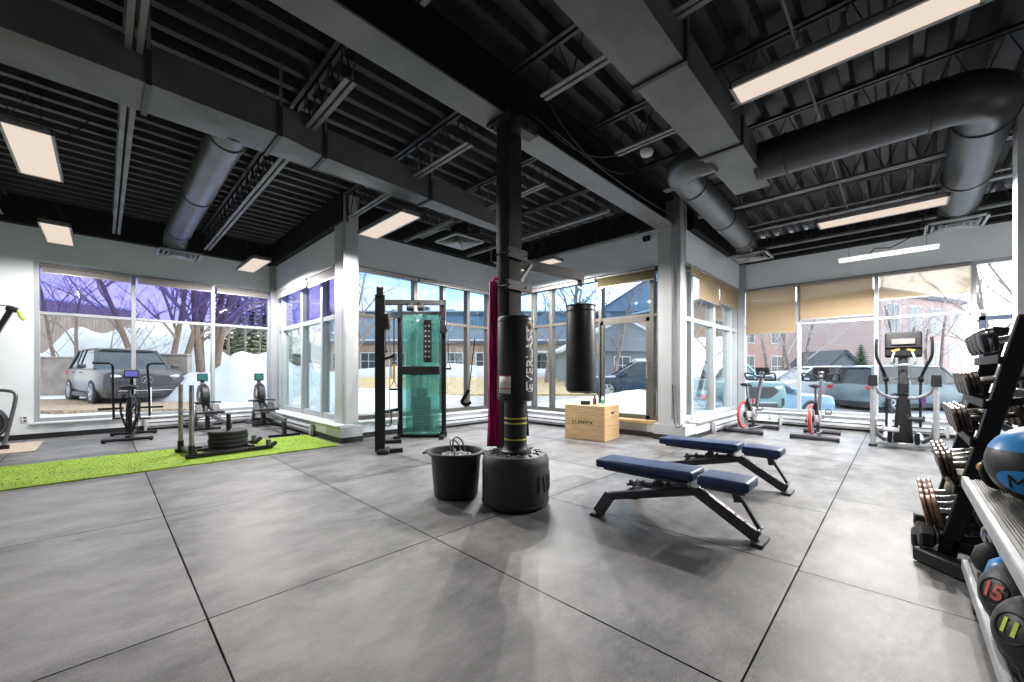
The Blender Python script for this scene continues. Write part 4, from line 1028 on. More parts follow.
m.build('frame_tube', M_BLK, r)
m = MB(); secs = []
for yy, w, z in ((-.42, .20, .85), (-.36, .27, .87), (-.26, .24, .87), (-.16, .12, .86), (-.08, .07, .85)):
    secs.append([(w / 2 * math.cos(a), yy, z + .03 * math.sin(a)) for a in [k * PI / 6 for k in range(12)]])
m.loft(secs); m.build('saddle', M_BLKR, r)
m = MB(); m.bar((0, -.25, .68), (0, -.25, .85), .03, .045, up=(0, 1, 0)); m.build('seat_post', M_GREYST, r)
m = MB(); m.bar((0, .12, .70), (0, .06, 1.0), .04, .05, up=(0, 1, 0)); m.build('monitor_post', M_BLK, r)
m = MB(); m.box((0, .03, 1.07), (.19, .06, .14), Euler((-.3, 0, 0)), .012, 2); m.build('monitor', M_BLKP, r)
m = MB(); m.box((0, -.004, 1.075), (.15, .006, .09), Euler((-.3, 0, 0)), .002); m.build('screen', emit('violet_screen', (.20, .20, .75), .7), r)
for s in (-1, 1):
    m = MB(); m.tube(bez([(s * .22, .10, .35), (s * .22, .02, .75), (s * .21, -.10, 1.10), (s * .21, -.14, 1.20), (s * .25, -.16, 1.245), (s * .42, -.18, 1.25)], 6), .016, 8); m.build('handle_arm', M_BLK, r)
    m = MB(); m.tube([(s * .29, -.165, 1.25), (s * .43, -.18, 1.25)], .021, 10); m.build('grip', M_BLKR, r)
    m = MB(); m.tube([(s * .10, .08, .50), (s * .40, .06, .50)], .018, 8); m.build('foot_peg', M_BLK, r)
    m = MB(); m.bar((s * .10, -.02, .40), (s * .12, -.14 * s, .33), .02, .03); m.box((s * .19, -.14 * s, .33), (.11, .08, .025), None, .006); m.build('pedal', M_BLKP, r)

# ---------------------------------------------------------------- rowing machines
def make_rower(label, x, y, rz):
    r = thing('rowing_machine', label, 'rowing machine', (x, y, 0), rz, 'rowing machines by the left inside corner')
    c = (0, 0, .60)
    m = MB(); m.lathe([(.05, -.07), (.24, -.07), (.27, -.04), (.27, .04), (.24, .07), (.05, .07)], c=c, axis=(1, 0, 0), seg=34); m.build('flywheel_cage', M_BLKP, r)
    m = MB()
    for s in (-1, 1):
        for k in range(4): m.torus((s * .075, 0, .60), .07 + .04 * k, .005, (1, 0, 0), 28, 5)
        for k in range(12):
            a = k * PI / 6; m.tube([(s * .075, .05 * math.cos(a), .60 + .05 * math.sin(a)), (s * .075, .20 * math.cos(a), .60 + .20 * math.sin(a))], .003, 4)
    m.build('cage_grille', M_SILV, r)
    m = MB(); m.bar((0, -.30, .30), (0, .10, .95), .06, .06, bev=.006); m.build('monitor_arm', M_BLK, r)
    m = MB(); m.box((0, .06, 1.0), (.17, .05, .15), Euler((-.2, 0, 0)), .01); m.build('monitor', M_BLKP, r)
    m = MB(); m.box((0, .032, 1.005), (.14, .006, .11), Euler((-.2, 0, 0)), .002); m.build('screen', emit('teal_screen', (.10, .42, .36), .5) if 'teal_screen' not in MATS else MATS['teal_screen'], r)
    m = MB()
    for s in (-1, 1): m.bar((s * .06, .05, .52), (s * .09, .24, .03), .05, .035)
    m.bar((-.20, .24, .03), (.20, .24, .03), .06, .05); m.build('front_leg', M_GREYST, r)
    m = MB()
    for s in (-1, 1): m.bar((s * .09, .1, .50), (s * .10, -.42, .28), .03, .05)
    m.bar((-.20, -.42, .04), (.20, -.42, .04), .06, .04); m.bar((0, -.42, .05), (0, -.40, .30), .08, .06); m.build('middle_stand', M_BLK, r)
    m = MB(); m.bar((0, -.35, .335), (0, -2.15, .28), .055, .075, bev=.006); m.build('rail', M_GREYST, r)
    m = MB(); m.bar((0, -2.06, .26), (0, -2.09, .03), .05, .12, up=(0, 1, 0)); m.bar((-.24, -2.09, .02), (.24, -2.09, .02), .05, .04, bev=.005); m.build('rear_leg', M_BLK, r)
    for s in (-1, 1):
        m = MB(); m.box((s * .13, -.46, .38), (.11, .30, .02), Euler((.85, 0, 0)), .006); m.box((s * .13, -.50, .36), (.125, .05, .03), Euler((.85, 0, 0)), .006); m.build('foot_plate', M_BLKP, r)
    m = MB(); m.box((0, -.95, .39), (.30, .22, .04), None, .018, 2); m.build('seat', M_BLKR, r)
    m = MB(); m.box((0, -.95, .355), (.09, .18, .04), None, .006); m.build('seat_carriage', M_GREYST, r)
    m = MB(); m.tube(bez([(-.24, -.26, .52), (-.08, -.24, .53), (.08, -.24, .53), (.24, -.26, .52)], 5), .016, 8); m.build('handle', M_BLKR, r)
    m = MB(); m.tube([(0, -.24, .53), (0, .02, .60)], .004, 5); m.build('pull_chain', M_SILV, r)
    return r
ro1 = make_rower('black rowing machine behind the sled posts', 1.36, 9.72, .02)
ro2 = copy_tree(ro1); ro2.location = (2.30, 9.66, 0); ro2.rotation_euler.z = -.06; ro2['label'] = 'black rowing machine next to the inside corner, its rail ending beside the turf'

# ---------------------------------------------------------------- push sled + plates
sa = V((.745, 6.37, 0)); sb = V((1.66, 6.58, 0)); sd = (sb - sa).normalized(); srz = .07
r = thing('push_sled', 'black push sled with two upright poles standing on the turf', 'sled', sa + V((0, 0, .02)), srz)
for yy in (.0, .60):
    m = MB(); m.b2((-.03, yy - .035, 0), (.95, yy + .035, .05), .008); m.tube([(.93, yy, .035), (1.0, yy, .075)], [.034, .03], 8); m.build('skid', M_BLK, r)
    m = MB(); m.cyl((.03, yy, .05), (.03, yy, .92), .026, 14); m.build('push_pole', pm('scuffed_steel_pole', (.32, .29, .27), .35, metal=.8, var=.3, scale=14), r)
    m = MB(); m.cyl((.03, yy, .02), (.03, yy, .16), .035, 14); m.build('pole_socket', M_BLK, r)
    m = MB(); m.cyl((.90, yy, .04), (.90, yy, .125), .033, 14); m.build('short_socket', M_GREYST, r)
m = MB(); m.b2((.02, 0, .03), (.09, .60, .075), .006); m.b2((.66, 0, .03), (.73, .60, .075), .006); m.b2((.24, .05, .035), (.76, .55, .05), .004); m.b2((.09, .27, .03), (.66, .33, .06)); m.build('deck', M_BLK, r)
pc2 = V((.50, .31, 0))
m = MB(); m.cyl((pc2.x, pc2.y, .05), (pc2.x, pc2.y, .50), .026, 14); m.build('plate_post', M_BLK, r)
Rz = Matrix.Rotation(srz, 4, 'Z'); base = sa + (Rz @ pc2)
plate_mb = MB(); plate_mb.lathe([(.028, .004), (.06, 0), (.07, .006), (.17, .006), (.19, .0), (.225, .002), (.229, .010), (.229, .045), (.225, .053), (.19, .055), (.17, .048), (.07, .048), (.06, .055), (.028, .052)], seg=44)
pl0 = None
for k in range(4):
    lb = ['black bumper plate lowest of the stack on the sled', 'black bumper plate second from the bottom of the sled stack', 'black bumper plate third from the bottom of the sled stack', 'black bumper plate on top of the sled stack'][k]
    z = .072 + .056 * k
    if pl0 is None:
        pl0 = thing('weight_plate', lb, 'weight plate', (base.x, base.y, z), 0, 'bumper plates on the sled'); plate_mb.build('disc', M_BLKR, pl0)
        m = MB(); m.lathe([(.0275, -.001), (.042, -.001), (.042, .004), (.0275, .004)], c=(0, 0, .052), seg=20); m.build('steel_hub', M_SILV, pl0)
    else:
        c = copy_tree(pl0); c.location = (base.x + .004 * (-1) ** k, base.y + .004 * k, z); c['label'] = lb

# ---------------------------------------------------------------- machines at the left edge
r = thing('ski_trainer', 'leaning black ski trainer mast with a lime pull handle at the left edge', 'ski trainer', (-1.30, 9.62, 0), 0)
m = MB(); m.bar((-.42, .1, .10), (.33, -.08, 2.02), .06, .09, up=(0, 1, 0), bev=.006); m.build('mast', M_BLK, r)
m = MB(); m.b2((-.75, -.25, 0), (-.70, .35, .05), .006); m.b2((-.30, -.25, 0), (-.25, .35, .05), .006); m.b2((-.75, .05, .02), (-.25, .12, .10), .006); m.build('base_frame', M_BLK, r)
m = MB(); m.box((.35, -.09, 2.05), (.12, .10, .08), Euler((0, .3, 0)), .015, 2); m.build('pulley_head', M_BLKP, r)
m = MB(); m.tube([(.33, -.1, 2.09), (-.9, .0, 2.12)], .008, 6); m.build('cross_arm', M_BLK, r)
m = MB(); m.tube(bez([(.38, -.11, 2.05), (.42, -.13, 2.0), (.44, -.14, 1.93), (.475, -.15, 1.89)], 5), [.014] * 5 + [.022] * 5 + [.02] * 6, 10); m.build('pull_handle', M_GREENP, r)
r = thing('fan_bike', 'black fan trainer with a curved grey tube frame at the left edge', 'fan trainer', (-1.08, 9.30, 0), 0)
m = MB(); m.lathe([(.04, -.08), (.24, -.08), (.27, -.05), (.27, .05), (.24, .08), (.04, .08)], c=(-.16, .12, .36), axis=(-.35, 1, 0), seg=36); m.build('fan_housing', M_BLKP, r)
m = MB()
for k in range(4): m.torus((-.132, .042, .36), .06 + .055 * k, .006, (-.35, 1, 0), 30, 6)
m.build('fan_grille', M_GREYST, r)
m = MB(); m.lathe([(0, -.012), (.05, -.012), (.05, .012), (0, .012)], c=(-.128, .03, .36), axis=(-.35, 1, 0), seg=20); m.build('fan_hub', M_SILV, r)
m = MB(); m.tube(bez([(-.5, .0, .83), (-.05, -.05, .845), (.14, -.12, .83), (.20, -.15, .76), (.17, -.17, .50), (.10, -.20, .06)], 6), .023, 10); m.build('tube_frame', M_GREYST, r)
m = MB(); m.box((.10, -.20, .035), (.10, .07, .07), None, .01); m.b2((-.6, -.22, 0), (.12, -.15, .035)); m.build('base_rail', M_BLK, r)
m = MB(); m.b2((-1.75, 8.62, .002), (-.66, 9.75, .012)); tag(m.build('floor_mat', pm('pale_plywood_mat', (.55, .47, .36), .6, var=.1)), 'thin tan mat under the fan trainer at the left edge', 'mat')
# ---------------------------------------------------------------- cable machine (functional trainer)
TEAL = None
def teal_mat():
    m, t, out = nt('teal_acrylic'); L = t.links
    b = N(t, 'ShaderNodeBsdfPrincipled', Roughness=.12); b.inputs['Base Color'].default_value = (.15, .34, .30, 1)
    tr = N(t, 'ShaderNodeBsdfTransparent', Color=(.66, .90, .86, 1)); mx = N(t, 'ShaderNodeMixShader'); mx.inputs[0].default_value = .70
    L.new(b.outputs[0], mx.inputs[1]); L.new(tr.outputs[0], mx.inputs[2]); L.new(mx.outputs[0], out.inputs['Surface']); return m
TEAL = teal_mat()
tc_ = W(422, 6.75); 
r = thing('cable_machine', 'tall black cable machine with teal covers over its weight stacks', 'cable machine', (tc_.x, tc_.y, 0), ANG - PI / 2)
# local: x right, y away from the camera; right tower at the origin, left tower nearer the camera
Lx, Ly = -.62, -1.08
# left tower sits at column 381, seen edge-on
lt = W(380.5, 5.75) - tc_; R_ = Matrix.Rotation(-(ANG - PI / 2), 4, 'Z'); lt = R_ @ lt
def tower(ox, oy, rz, h, tall, bow=1.0, uw=.06):
    M = Matrix.Translation((ox, oy, 0)) @ Matrix.Rotation(rz, 4, 'Z')
    def X(p): return M @ V(p)
    for s in (-1, 1):
        m = MB(); m.bar(X((s * .37, 0, .03)), X((s * .37, 0, h)), .075, uw, up=M.to_3x3() @ V((0, 1, 0)), bev=.006); m.build('upright', M_BLK, r)
    m = MB(); m.bar(X((-.37, 0, 2.10)), X((.37, 0, 2.10)), .05, .05); m.build('tower_crossbar', M_BLK, r)
    m = MB(); m.bar(X((-.42, 0, .03)), X((.42, 0, .03)), .09, .06); m.bar(X((-.37, -.0, .03)), X((-.37, -.30, .03)), .07, .05); m.bar(X((.37, 0, .03)), X((.37, -.30, .03)), .07, .05); m.build('tower_base', M_BLK, r)
    # teal cover: bowed sheet in front of the stack
    m = MB(); rows = []
    for z in [.06 + 2.0 * i / 10 for i in range(11)]:
        rows.append([X((-.30 + .60 * k / 12, (-.10 - .05 * math.sin(PI * k / 12)) * bow, z)) for k in range(13)])
    m.grid(rows); m.build('teal_cover', TEAL, r, solid=.006, sharp=60)
    m = MB(); rows = []
    for z in [.06 + 2.0 * i / 10 for i in range(11)]:
        rows.append([X((-.30 + .60 * k / 12, (.12 + .04 * math.sin(PI * k / 12)) * bow, z)) for k in range(13)])
    m.grid(rows); m.build('teal_cover', TEAL, r, solid=.006, sharp=60)
    m = MB(); m.bar(X((-.32, -.155 * bow, 1.13)), X((.32, -.155 * bow, 1.13)), .02, .14, bev=.004); m.build('cover_band', M_BLK, r)
    for k in range(11):
        m = MB(); m.box(X((0, 0, .14 + .052 * k)), (.30, .12 * bow, .048), rz, .006); m.build('stack_plate', M_BLK, r)
    m = MB(); m.box(X((0, 0, .76)), (.16, .11, .16), rz, .02); m.build('stack_head', M_BLKP, r)
    m = MB()
    for s in (-1, 1): m.cyl(X((s * .10, 0, .05)), X((s * .10, 0, 2.08)), .011, 8)
    m.build('guide_rod', M_CHROME, r)
    m = MB(); m.bar(X((-.02, -.03, .75)), X((-.02, -.03, 2.08)), .075, .02, up=M.to_3x3() @ V((0, 1, 0))); m.build('pale_guide', M_SILV, r)
    m = MB(); m.box(X((.12, -.145 * bow, 1.62)), (.13, .012, .70), rz, .003); m.build('chart_plate', M_BLK, r)
    m = MB()
    for a in range(7):
        for b in (-1, 1): m.lathe([(0, 0), (.018, 0), (.018, .004), (0, .004)], c=X((.12 + b * .03, -.153 * bow, 1.36 + .085 * a)), axis=M.to_3x3() @ V((0, -1, 0)), seg=10)
    m.build('chart_mark', M_FIXT, r)
    # adjustable carriage on the outer upright
    for s, z in ((1, 1.86),):
        m = MB(); m.box(X((s * .37, -.06, z)), (.10, .13, .22), rz, .015); m.build('pulley_carriage', M_BLKP, r)
        m = MB(); m.lathe([(.0, -.012), (.05, -.012), (.045, 0), (.05, .012), (0, .012)], c=X((s * .37 + .07, -.10, z - .03)), axis=M.to_3x3() @ V((1, 0, 0)), seg=18); m.build('pulley_wheel', M_GREYST, r)
        m = MB(); m.torus(X((s * .37 + .10, -.06, z)), .05, .009, M.to_3x3() @ V((0, 1, 0)), 16, 6); m.build('adjust_handle', M_SILV, r)
    m = MB(); m.cyl(X((.37, 0, .05)), X((.37, 0, .10)), .06, 12); m.build('base_pulley', M_BLKP, r)
    return X
TX = tower(0, 0, .02, 2.33, True)
TL = tower(lt.x, lt.y, PI / 2 + .30, 2.15, False, .30, .13)
m = MB(); a = TL((.10, 0, 2.13)); b = TX((.37, 0, 2.28)); m.bar(a, b, .07, .08, bev=.006); m.build('top_beam', M_BLK, r)
m = MB(); m.bar(TL((.37, 0, 2.0)), TX((-.37, 0, 2.02)), .05, .045); m.build('cross_bar', M_BLK, r)
m = MB(); m.bar(TL((.37, 0, .48)), TX((-.37, 0, .48)), .05, .045); m.build('cross_bar', M_BLK, r)
for f in (.45, .62):
    p = a.lerp(b, f); m = MB(); m.tube([p + V((-.05, -.06, -.09)), p + V((.05, -.06, -.09))], .05, 14); m.box(p + V((0, -.03, -.05)), (.06, .10, .10), None, .01); m.build('pull_up_grip', M_BLKR, r)
m = MB(); m.box(TL((-.37, 0, 2.19)), (.09, .09, .14), .3, .01); m.box(TL((-.37, -.07, 1.80)), (.11, .12, .22), PI / 2, .015); m.build('pulley_carriage', M_BLKP, r)
m = MB(); m.box(TL((-.39, -.05, .035)), (.16, .20, .07), .2, .02); m.build('floor_foot', M_BLKR, r)
m = MB(); m.tube(bez([TL((-.37, -.10, 1.72)), TL((-.36, -.13, 1.4)), TL((-.37, -.12, .4))], 4), .005, 6); m.tube([TX((.44, -.10, 1.82)), TX((.45, -.13, 1.60))], .005, 6); m.build('cable', M_SILV, r)
m = MB(); m.bar(TL((-.40, -.06, 1.28)), TL((-.44, -.20, 1.33)), .03, .03); m.build('lever', M_BLK, r)
Mw = Matrix.Translation((tc_.x, tc_.y, 0)) @ Matrix.Rotation(ANG - PI / 2, 4, 'Z')
def triangle_grip(label, p, z0, z1, strap_mat, grip=.07, group=None):
    """strap hanging from p (world xy) between z1 and z0 ending in a triangular handle"""
    r = thing('strap_handle', label, 'handle', (p.x, p.y, z0), ANG - PI / 2)
    m = MB(); m.bar((0, 0, .14), (0, 0, z1 - z0), .018, .006, up=(0, 1, 0)); m.build('strap', strap_mat, r)
    m = MB(); m.tube([(0, 0, .14), (-grip, 0, .0), (grip, 0, 0)], .009, 6, closed=True); m.build('triangle', M_BLK, r)
    m = MB(); m.cyl((-grip, 0, 0), (grip, 0, 0), .017, 10); m.build('grip', M_BLKR, r)
    return r
bar0, bar1 = Mw @ TL((.37, 0, 2.0)), Mw @ TX((-.37, 0, 2.02))
def onbar(f): return bar0.lerp(bar1, f)
p = onbar(.66); rr = triangle_grip('black and yellow suspension strap hanging between the two teal towers', p, .82, 2.0, M_BLK, .08)
m = MB(); m.b2((-.022, -.012, .17), (.022, .006, .42), .004); m.build('yellow_sleeve', M_YEL, rr)
p = onbar(.22); rr = thing('tricep_rope', 'short black rope with a knobbed end hanging from the rear cross bar', 'rope', (p.x, p.y, 1.45))
m = MB(); m.tube([(0, 0, 0), (0, 0, .53)], .012, 8); m.build('rope', M_BLKR, rr)
m = MB(); m.sphere((0, 0, -.01), .035, 14, 10); m.build('rope_knob', M_BLKR, rr)
p = onbar(.44); rr = thing('resistance_band', 'pale wavy resistance band hanging next to the yellow suspension strap', 'resistance band', (p.x, p.y, 1.0))
m = MB(); m.tube(bez([(0, 0, 1.0), (.01, .0, .8), (-.02, 0, .6), (.03, .01, .4), (.02, 0, .15), (.03, 0, 0)], 6), .010, 8); m.build('band', M_SILV, rr)
m = MB(); m.box((0, 0, .93), (.03, .012, .12), None, .004); m.build('tag', M_WHITE, rr)
p = Mw @ TX((.46, -.13, 0)); triangle_grip('black triangle handle hanging on the right upright of the cable machine', p, 1.16, 1.66, M_BLK, .05)
lb0, lb1 = Mw @ TL((.37, 0, .48)), Mw @ TX((-.37, 0, .48))
for f, lb in ((.35, 'black ankle strap loop on the lower cross bar, nearer the left tower'), (.72, 'silver grip loop on the lower cross bar, nearer the right tower')):
    p = lb0.lerp(lb1, f); rr = thing('grip_loop', lb, 'grip', (p.x, p.y, .30), ANG - PI / 2)
    m = MB(); m.tube(bez([(-.05, 0, .16), (-.06, 0, .06), (-.05, 0, -.04), (.03, 0, -.05), (.05, 0, .05), (.045, 0, .16)], 5), .010, 8); m.build('loop', M_BLK if f < .5 else M_SILV, rr)
    m = MB(); m.cyl((-.05, 0, .165), (.05, 0, .165), .015, 10); m.build('grip', M_BLKR, rr)

# ---------------------------------------------------------------- dumbbell rack
RX0, RX1 = 3.33, 4.10
r = thing('dumbbell_rack', 'black slanted dumbbell rack at the right edge', 'rack', (RX0, -.20, 0))
def fy(z):   # front edge of the tiers at height z (local y)
    return .20 + (-.07 - (z - .06) * .215)
ups = []
for x in (0.0, RX1 - RX0):
    m = MB(); m.bar((x, .01, .04), (x, -.285, 1.40), .05, .075, up=(0, 1, 0), bev=.006); m.build('upright', M_BLK, r)
    m = MB(); m.bar((x, -.02, .14), (x, -.42, .07), .05, .06, bev=.004); m.bar((x, -.08, .55), (x, -.42, .05), .045, .06, bev=.004); m.build('rear_brace', M_BLK, r)
m = MB(); m.bar((0.015, .115, .045), (-.21, -.12, .045), .085, .08, bev=.01); m.build('base_foot', M_BLK, r)
m = MB(); m.bar((RX1 - RX0, .12, .045), (RX1 - RX0, -.50, .045), .085, .08, bev=.01); m.build('base_foot', M_BLK, r)
TIERS = (.24, .53, .80, 1.01, 1.25)
for z in TIERS:
    y0 = fy(z) - .055
    m = MB(); tl = .20
    for dy in (0.0, -.19): m.bar((-.06, y0 + dy, z - .075 - dy * tl), (RX1 - RX0 + .06, y0 + dy, z - .075 - dy * tl), .012, .05, bev=.003)
    m.bar((-.0, y0, z - .085), (0, y0 - .24, z - .085 + .05), .03, .04); m.bar((RX1 - RX0, y0, z - .085), (RX1 - RX0, y0 - .24, z - .085 + .05), .03, .04)
    m.build('tier', M_BLK, r)
# saddles that the round dumbbells sit in are part of each tier
def make_dumbbell(kind, L, R, mats):
    """axis along local y, front head at y=0"""
    d = thing('dumbbell', '', 'dumbbell')
    hm, km = mats
    m = MB(); m.tube([(0, -.02, 0), (0, -L * .36, 0), (0, -L * .5, 0), (0, -L * .64, 0), (0, -L + .02, 0)], [.014, .015, .018, .015, .014], 10); m.build('handle', km, d)
    hw = L * .22
    for y0 in (-.0, -(L - hw)):
        m = MB()
        if kind == 'plates':
            n = 3; w = hw / n
            for k in range(n):
                q = R * (1.0 if k < n - 1 or y0 == 0 else 1.0) * (1 - .06 * (k % 2)); m.lathe([(.012, 0), (q * .92, 0), (q, w * .18), (q, w * .72), (q * .92, w * .9), (.012, w * .9)], c=(0, y0 - w * k, 0), axis=(0, -1, 0), seg=24)
        elif kind == 'round':
            m.lathe([(0, 0), (R * .72, 0), (R * .93, hw * .12), (R, hw * .3), (R, hw * .9), (R * .9, hw), (.014, hw)], c=(0, y0, 0), axis=(0, -1, 0), seg=24)
        else:
            secs = []
            for yy, q in ((0, .82), (-hw * .15, 1.0), (-hw * .85, 1.0), (-hw, .82)): secs.append([(R * q * math.cos(k * PI / 3 + PI / 6), y0 + yy, R * q * math.sin(k * PI / 3 + PI / 6)) for k in range(6)])
            m.loft(secs)
        m.build('head', hm, d, sharp=30)
        if kind == 'round':
            m = MB(); m.lathe([(R * .995, 0), (R * 1.012, .002), (R * 1.012, .014), (R * .995, .016)], c=(0, y0 - hw * .45, 0), axis=(0, -1, 0), seg=24); m.build('silver_ring', M_CHROME, d)
    return d
M_URE = pm('black_urethane', (.022, .022, .026), .3, var=.2)
M_DKIRON = pm('dark_bronze_iron', (.10, .078, .066), .38, metal=.6, var=.35, scale=22)
protos = {}
def put_db(kind, L, R, mats, loc, tilt, label, key):
    if key not in protos:
        d = make_dumbbell(kind, L, R, mats); protos[key] = d
    else: d = copy_tree(protos[key])
    d['label'] = label; d['group'] = 'dumbbells on the rack'; d.location = loc; d.rotation_euler = (-tilt, 0, 0)
ords = ['nearest end', 'second from near end', 'third from near end', 'far end']
tn = ['bottom rack tier', 'second rack tier up', 'middle rack tier', 'fourth rack tier up', 'top rack tier']
spec = [('plates', .33, .092, (M_RUST, M_CHROME), 'rusty brown dumbbell', 'rust'), ('plates', .30, .078, (M_DKIRON, M_CHROME), 'dark iron dumbbell with chrome handle', 'dk1'),
        ('plates', .30, .075, (M_DKIRON, M_IRON), 'dark bronze dumbbell', 'dk2'), ('plates', .28, .070, (M_DKIRON, M_IRON), 'small dark bronze dumbbell', 'dk3'), ('round', .30, .068, (M_URE, M_CHROME), 'black round-headed dumbbell with silver rings', 'ure')]
for ti, z in enumerate(TIERS):
    kind, L, R, mats, nm, key = spec[ti]
    n = 4
    for k in range(n):
        x = RX0 + .12 + k * .17
        put_db(kind, L, R, mats, (x, -.20 + fy(z), z + R * .35), .20, '%s, %s, %s' % (nm, tn[ti], ords[k]), key)
for k, (dx, dy, rz) in enumerate(((.04, .03, .12), (.20, .05, .02), (.36, .03, -.04))):
    hx = 'hex'
    if hx not in protos: d = protos[hx] = make_dumbbell('hex', .31, .062, (M_BLKR, M_IRON))
    else: d = copy_tree(protos[hx])
    d['label'] = 'black hex dumbbell on the floor bar under the rack, %s' % ['nearest the camera', 'middle one', 'farthest of the three'][k]; d['group'] = 'hex dumbbells under the rack'
    d.location = (RX0 + dx + .06, -.20 + dy + .09, .145 if k == 0 else .06); d.rotation_euler = (0, 0, rz)
    if k == 0: d.location = (RX0 + .01, -.085, .148); d.rotation_euler = (0, 0, .1)
r = thing('foam_pad', 'pale tan folded pad lying between the rack tiers, right above the rusty dumbbells', 'pad', (3.62, -.36, .435), -.1)
m = MB(); m.box((0, 0, .0), (.34, .30, .05), Euler((-.12, 0, 0)), .02, 3); m.build('lower_fold', pm('tan_foam', (.42, .37, .28), .8, var=.1), r)
m = MB(); m.box((.01, .01, .05), (.32, .28, .045), Euler((-.12, .03, 0)), .02, 3); m.build('upper_fold', MATS['tan_foam'], r)

# ---------------------------------------------------------------- ball rack
ZTOP, ZLOW = .605, .215
SX0, SX1, SY0 = .62, 2.83, -.225
M_SHELF = pm('ribbed_grey_shelf', (.14, .135, .13), .55, metal=.3, var=.3, scale=30, stretch=(.3, 6, 1))
r = thing('ball_rack', 'grey metal two-shelf rack holding balls in the lower right corner', 'rack', (SX0, SY0, 0))
LX = SX1 - SX0
for z, dp, nm in ((ZTOP, .46, 'upper_shelf'), (ZLOW, .46, 'lower_shelf')):
    sh = MB(); sh.b2((0, -dp, z - .03), (LX, -.012, z - .004)); o = sh.build(nm, M_SHELF, r)
    m = MB(); k = 0; yy = -.03
    while yy > -dp + .02:
        m.b2((.0, yy - .004, z - .004), (LX, yy, z + .0015)); yy -= .0085
    m.build('shelf_ribs', M_SHELF, o)
    m = MB(); m.b2((-.005, -.014, z - .042), (LX + .005, .010, z + .008), .004); m.b2((-.005, -dp - .012, z - .042), (LX + .005, -dp, z + .03), .004); m.build('edge_rail', M_SILV, o)
for x in (.05, LX - .06):
    m = MB(); m.bar((x, -.24, 0.02), (x, -.44, 1.10), .05, .06, up=(0, 1, 0), bev=.005); m.bar((x, -.02, .03), (x, -.60, .03), .06, .05, bev=.005); m.bar((x, -.03, ZLOW - .04), (x, -.42, ZLOW - .04), .04, .03); m.bar((x, -.03, ZTOP - .045), (x, -.42, ZTOP - .045), .04, .03); m.build('end_frame', M_BLK, r)
def ball_tex(name, c1, c2, mode):
    pass
M_BALLK = pm('black_ball_rubber', (.022, .022, .024), .42, var=.25, scale=30, bump=.15, bscale=140)
M_BALLB = pm('blue_ball_rubber', (.035, .28, .66), .32, var=.1)
def ball(name, label, c, R, rz, ry=0.0):
    o = thing(name, label, 'ball', c, 0); o.rotation_euler = (0, ry, rz); return o
def cap_patch(mb, R, outline, th=.002, cx=0.0):
    """patch lying on the sphere; outline is (azimuth, elevation) about local -y axis"""
    rings = []
    for f in (1.0, .8, .6, .4, .2):
        ring = []
        for a, e in outline:
            aa, ee = a * f, e * f
            ring.append(((R + th) * math.sin(aa) * math.cos(ee), -(R + th) * math.cos(aa) * math.cos(ee), (R + th) * math.sin(ee)))
        rings.append(ring)
    mb.grid(rings, close=True)
    c = mb.bm.verts.new((0, -(R + th), 0))
    t = [mb.bm.verts.new(p) for p in rings[-1]]
    for k in range(len(t)): mb.bm.faces.new((t[k], t[(k + 1) % len(t)], c))
# big blue and black ball on the upper shelf: turned so that its lens-shaped blue panel faces the room
R1 = .148; c1 = V((2.44, -.392, ZTOP + R1 + .002))
az = math.atan2(-c1.x, c1.y)       # heading of -y local toward the camera
face = math.atan2(-c1.y, -c1.x)    # world angle to camera
b = ball('medicine_ball', 'large blue and black medicine ball on the upper shelf', c1, R1, face + PI / 2 - .12)
m = MB(); m.sphere((0, 0, 0), R1, 40, 24); m.build('shell', M_BALLK, b, sharp=180)
m = MB(); rows = []
for i in range(9):
    e = math.radians(22 + 68 * i / 8); rows.append([((R1 + .0015) * math.cos(e) * math.cos(k * PI / 20), (R1 + .0015) * math.cos(e) * math.sin(k * PI / 20), (R1 + .0015) * math.sin(e)) for k in range(40)])
m.grid(rows, close=True); m.build('blue_cap', M_BALLB, b, sharp=180)
m = MB(); out = []
for k in range(32):
    a = k * 2 * PI / 32; out.append((.95 * math.cos(a), -.30 + .36 * abs(math.sin(a)) ** 1.0 * math.copysign(1, math.sin(a)) + .30))
m = MB(); cap_patch(m, R1, [(.72 * math.cos(a), .36 * math.sin(a) * (1 if True else 0)) for a in [k * PI / 16 for k in range(32)]]); pa = m.build('blue_panel', M_BALLB, b, sharp=180); pa.rotation_euler = (.42, 0, 0)
m = MB(); m.tube([((R1 + .001) * math.sin(.25) * math.cos(e), -(R1 + .001) * math.cos(.25) * math.cos(e), (R1 + .001) * math.sin(e)) for e in [math.radians(-5 + 28 * i / 8) for i in range(9)]], .0025, 6); m.build('seam', M_BLKR, b)
me = text_mesh('MD', .075, .003); 
bm_ = bmesh.new(); bm_.from_mesh(me)
for v in bm_.verts:
    a, e = v.co.x / R1, v.co.z / R1; rr_ = R1 + .0035 - v.co.y; v.co = V((rr_ * math.sin(a) * math.cos(e), -rr_ * math.cos(a) * math.cos(e), rr_ * math.sin(e)))
bm_.to_mesh(me); bm_.free(); me.materials.append(M_INK); o = bpy.data.objects.new('lettering', me); COL.objects.link(o); o.parent = b; o.rotation_euler = (.42, 0, -.12)
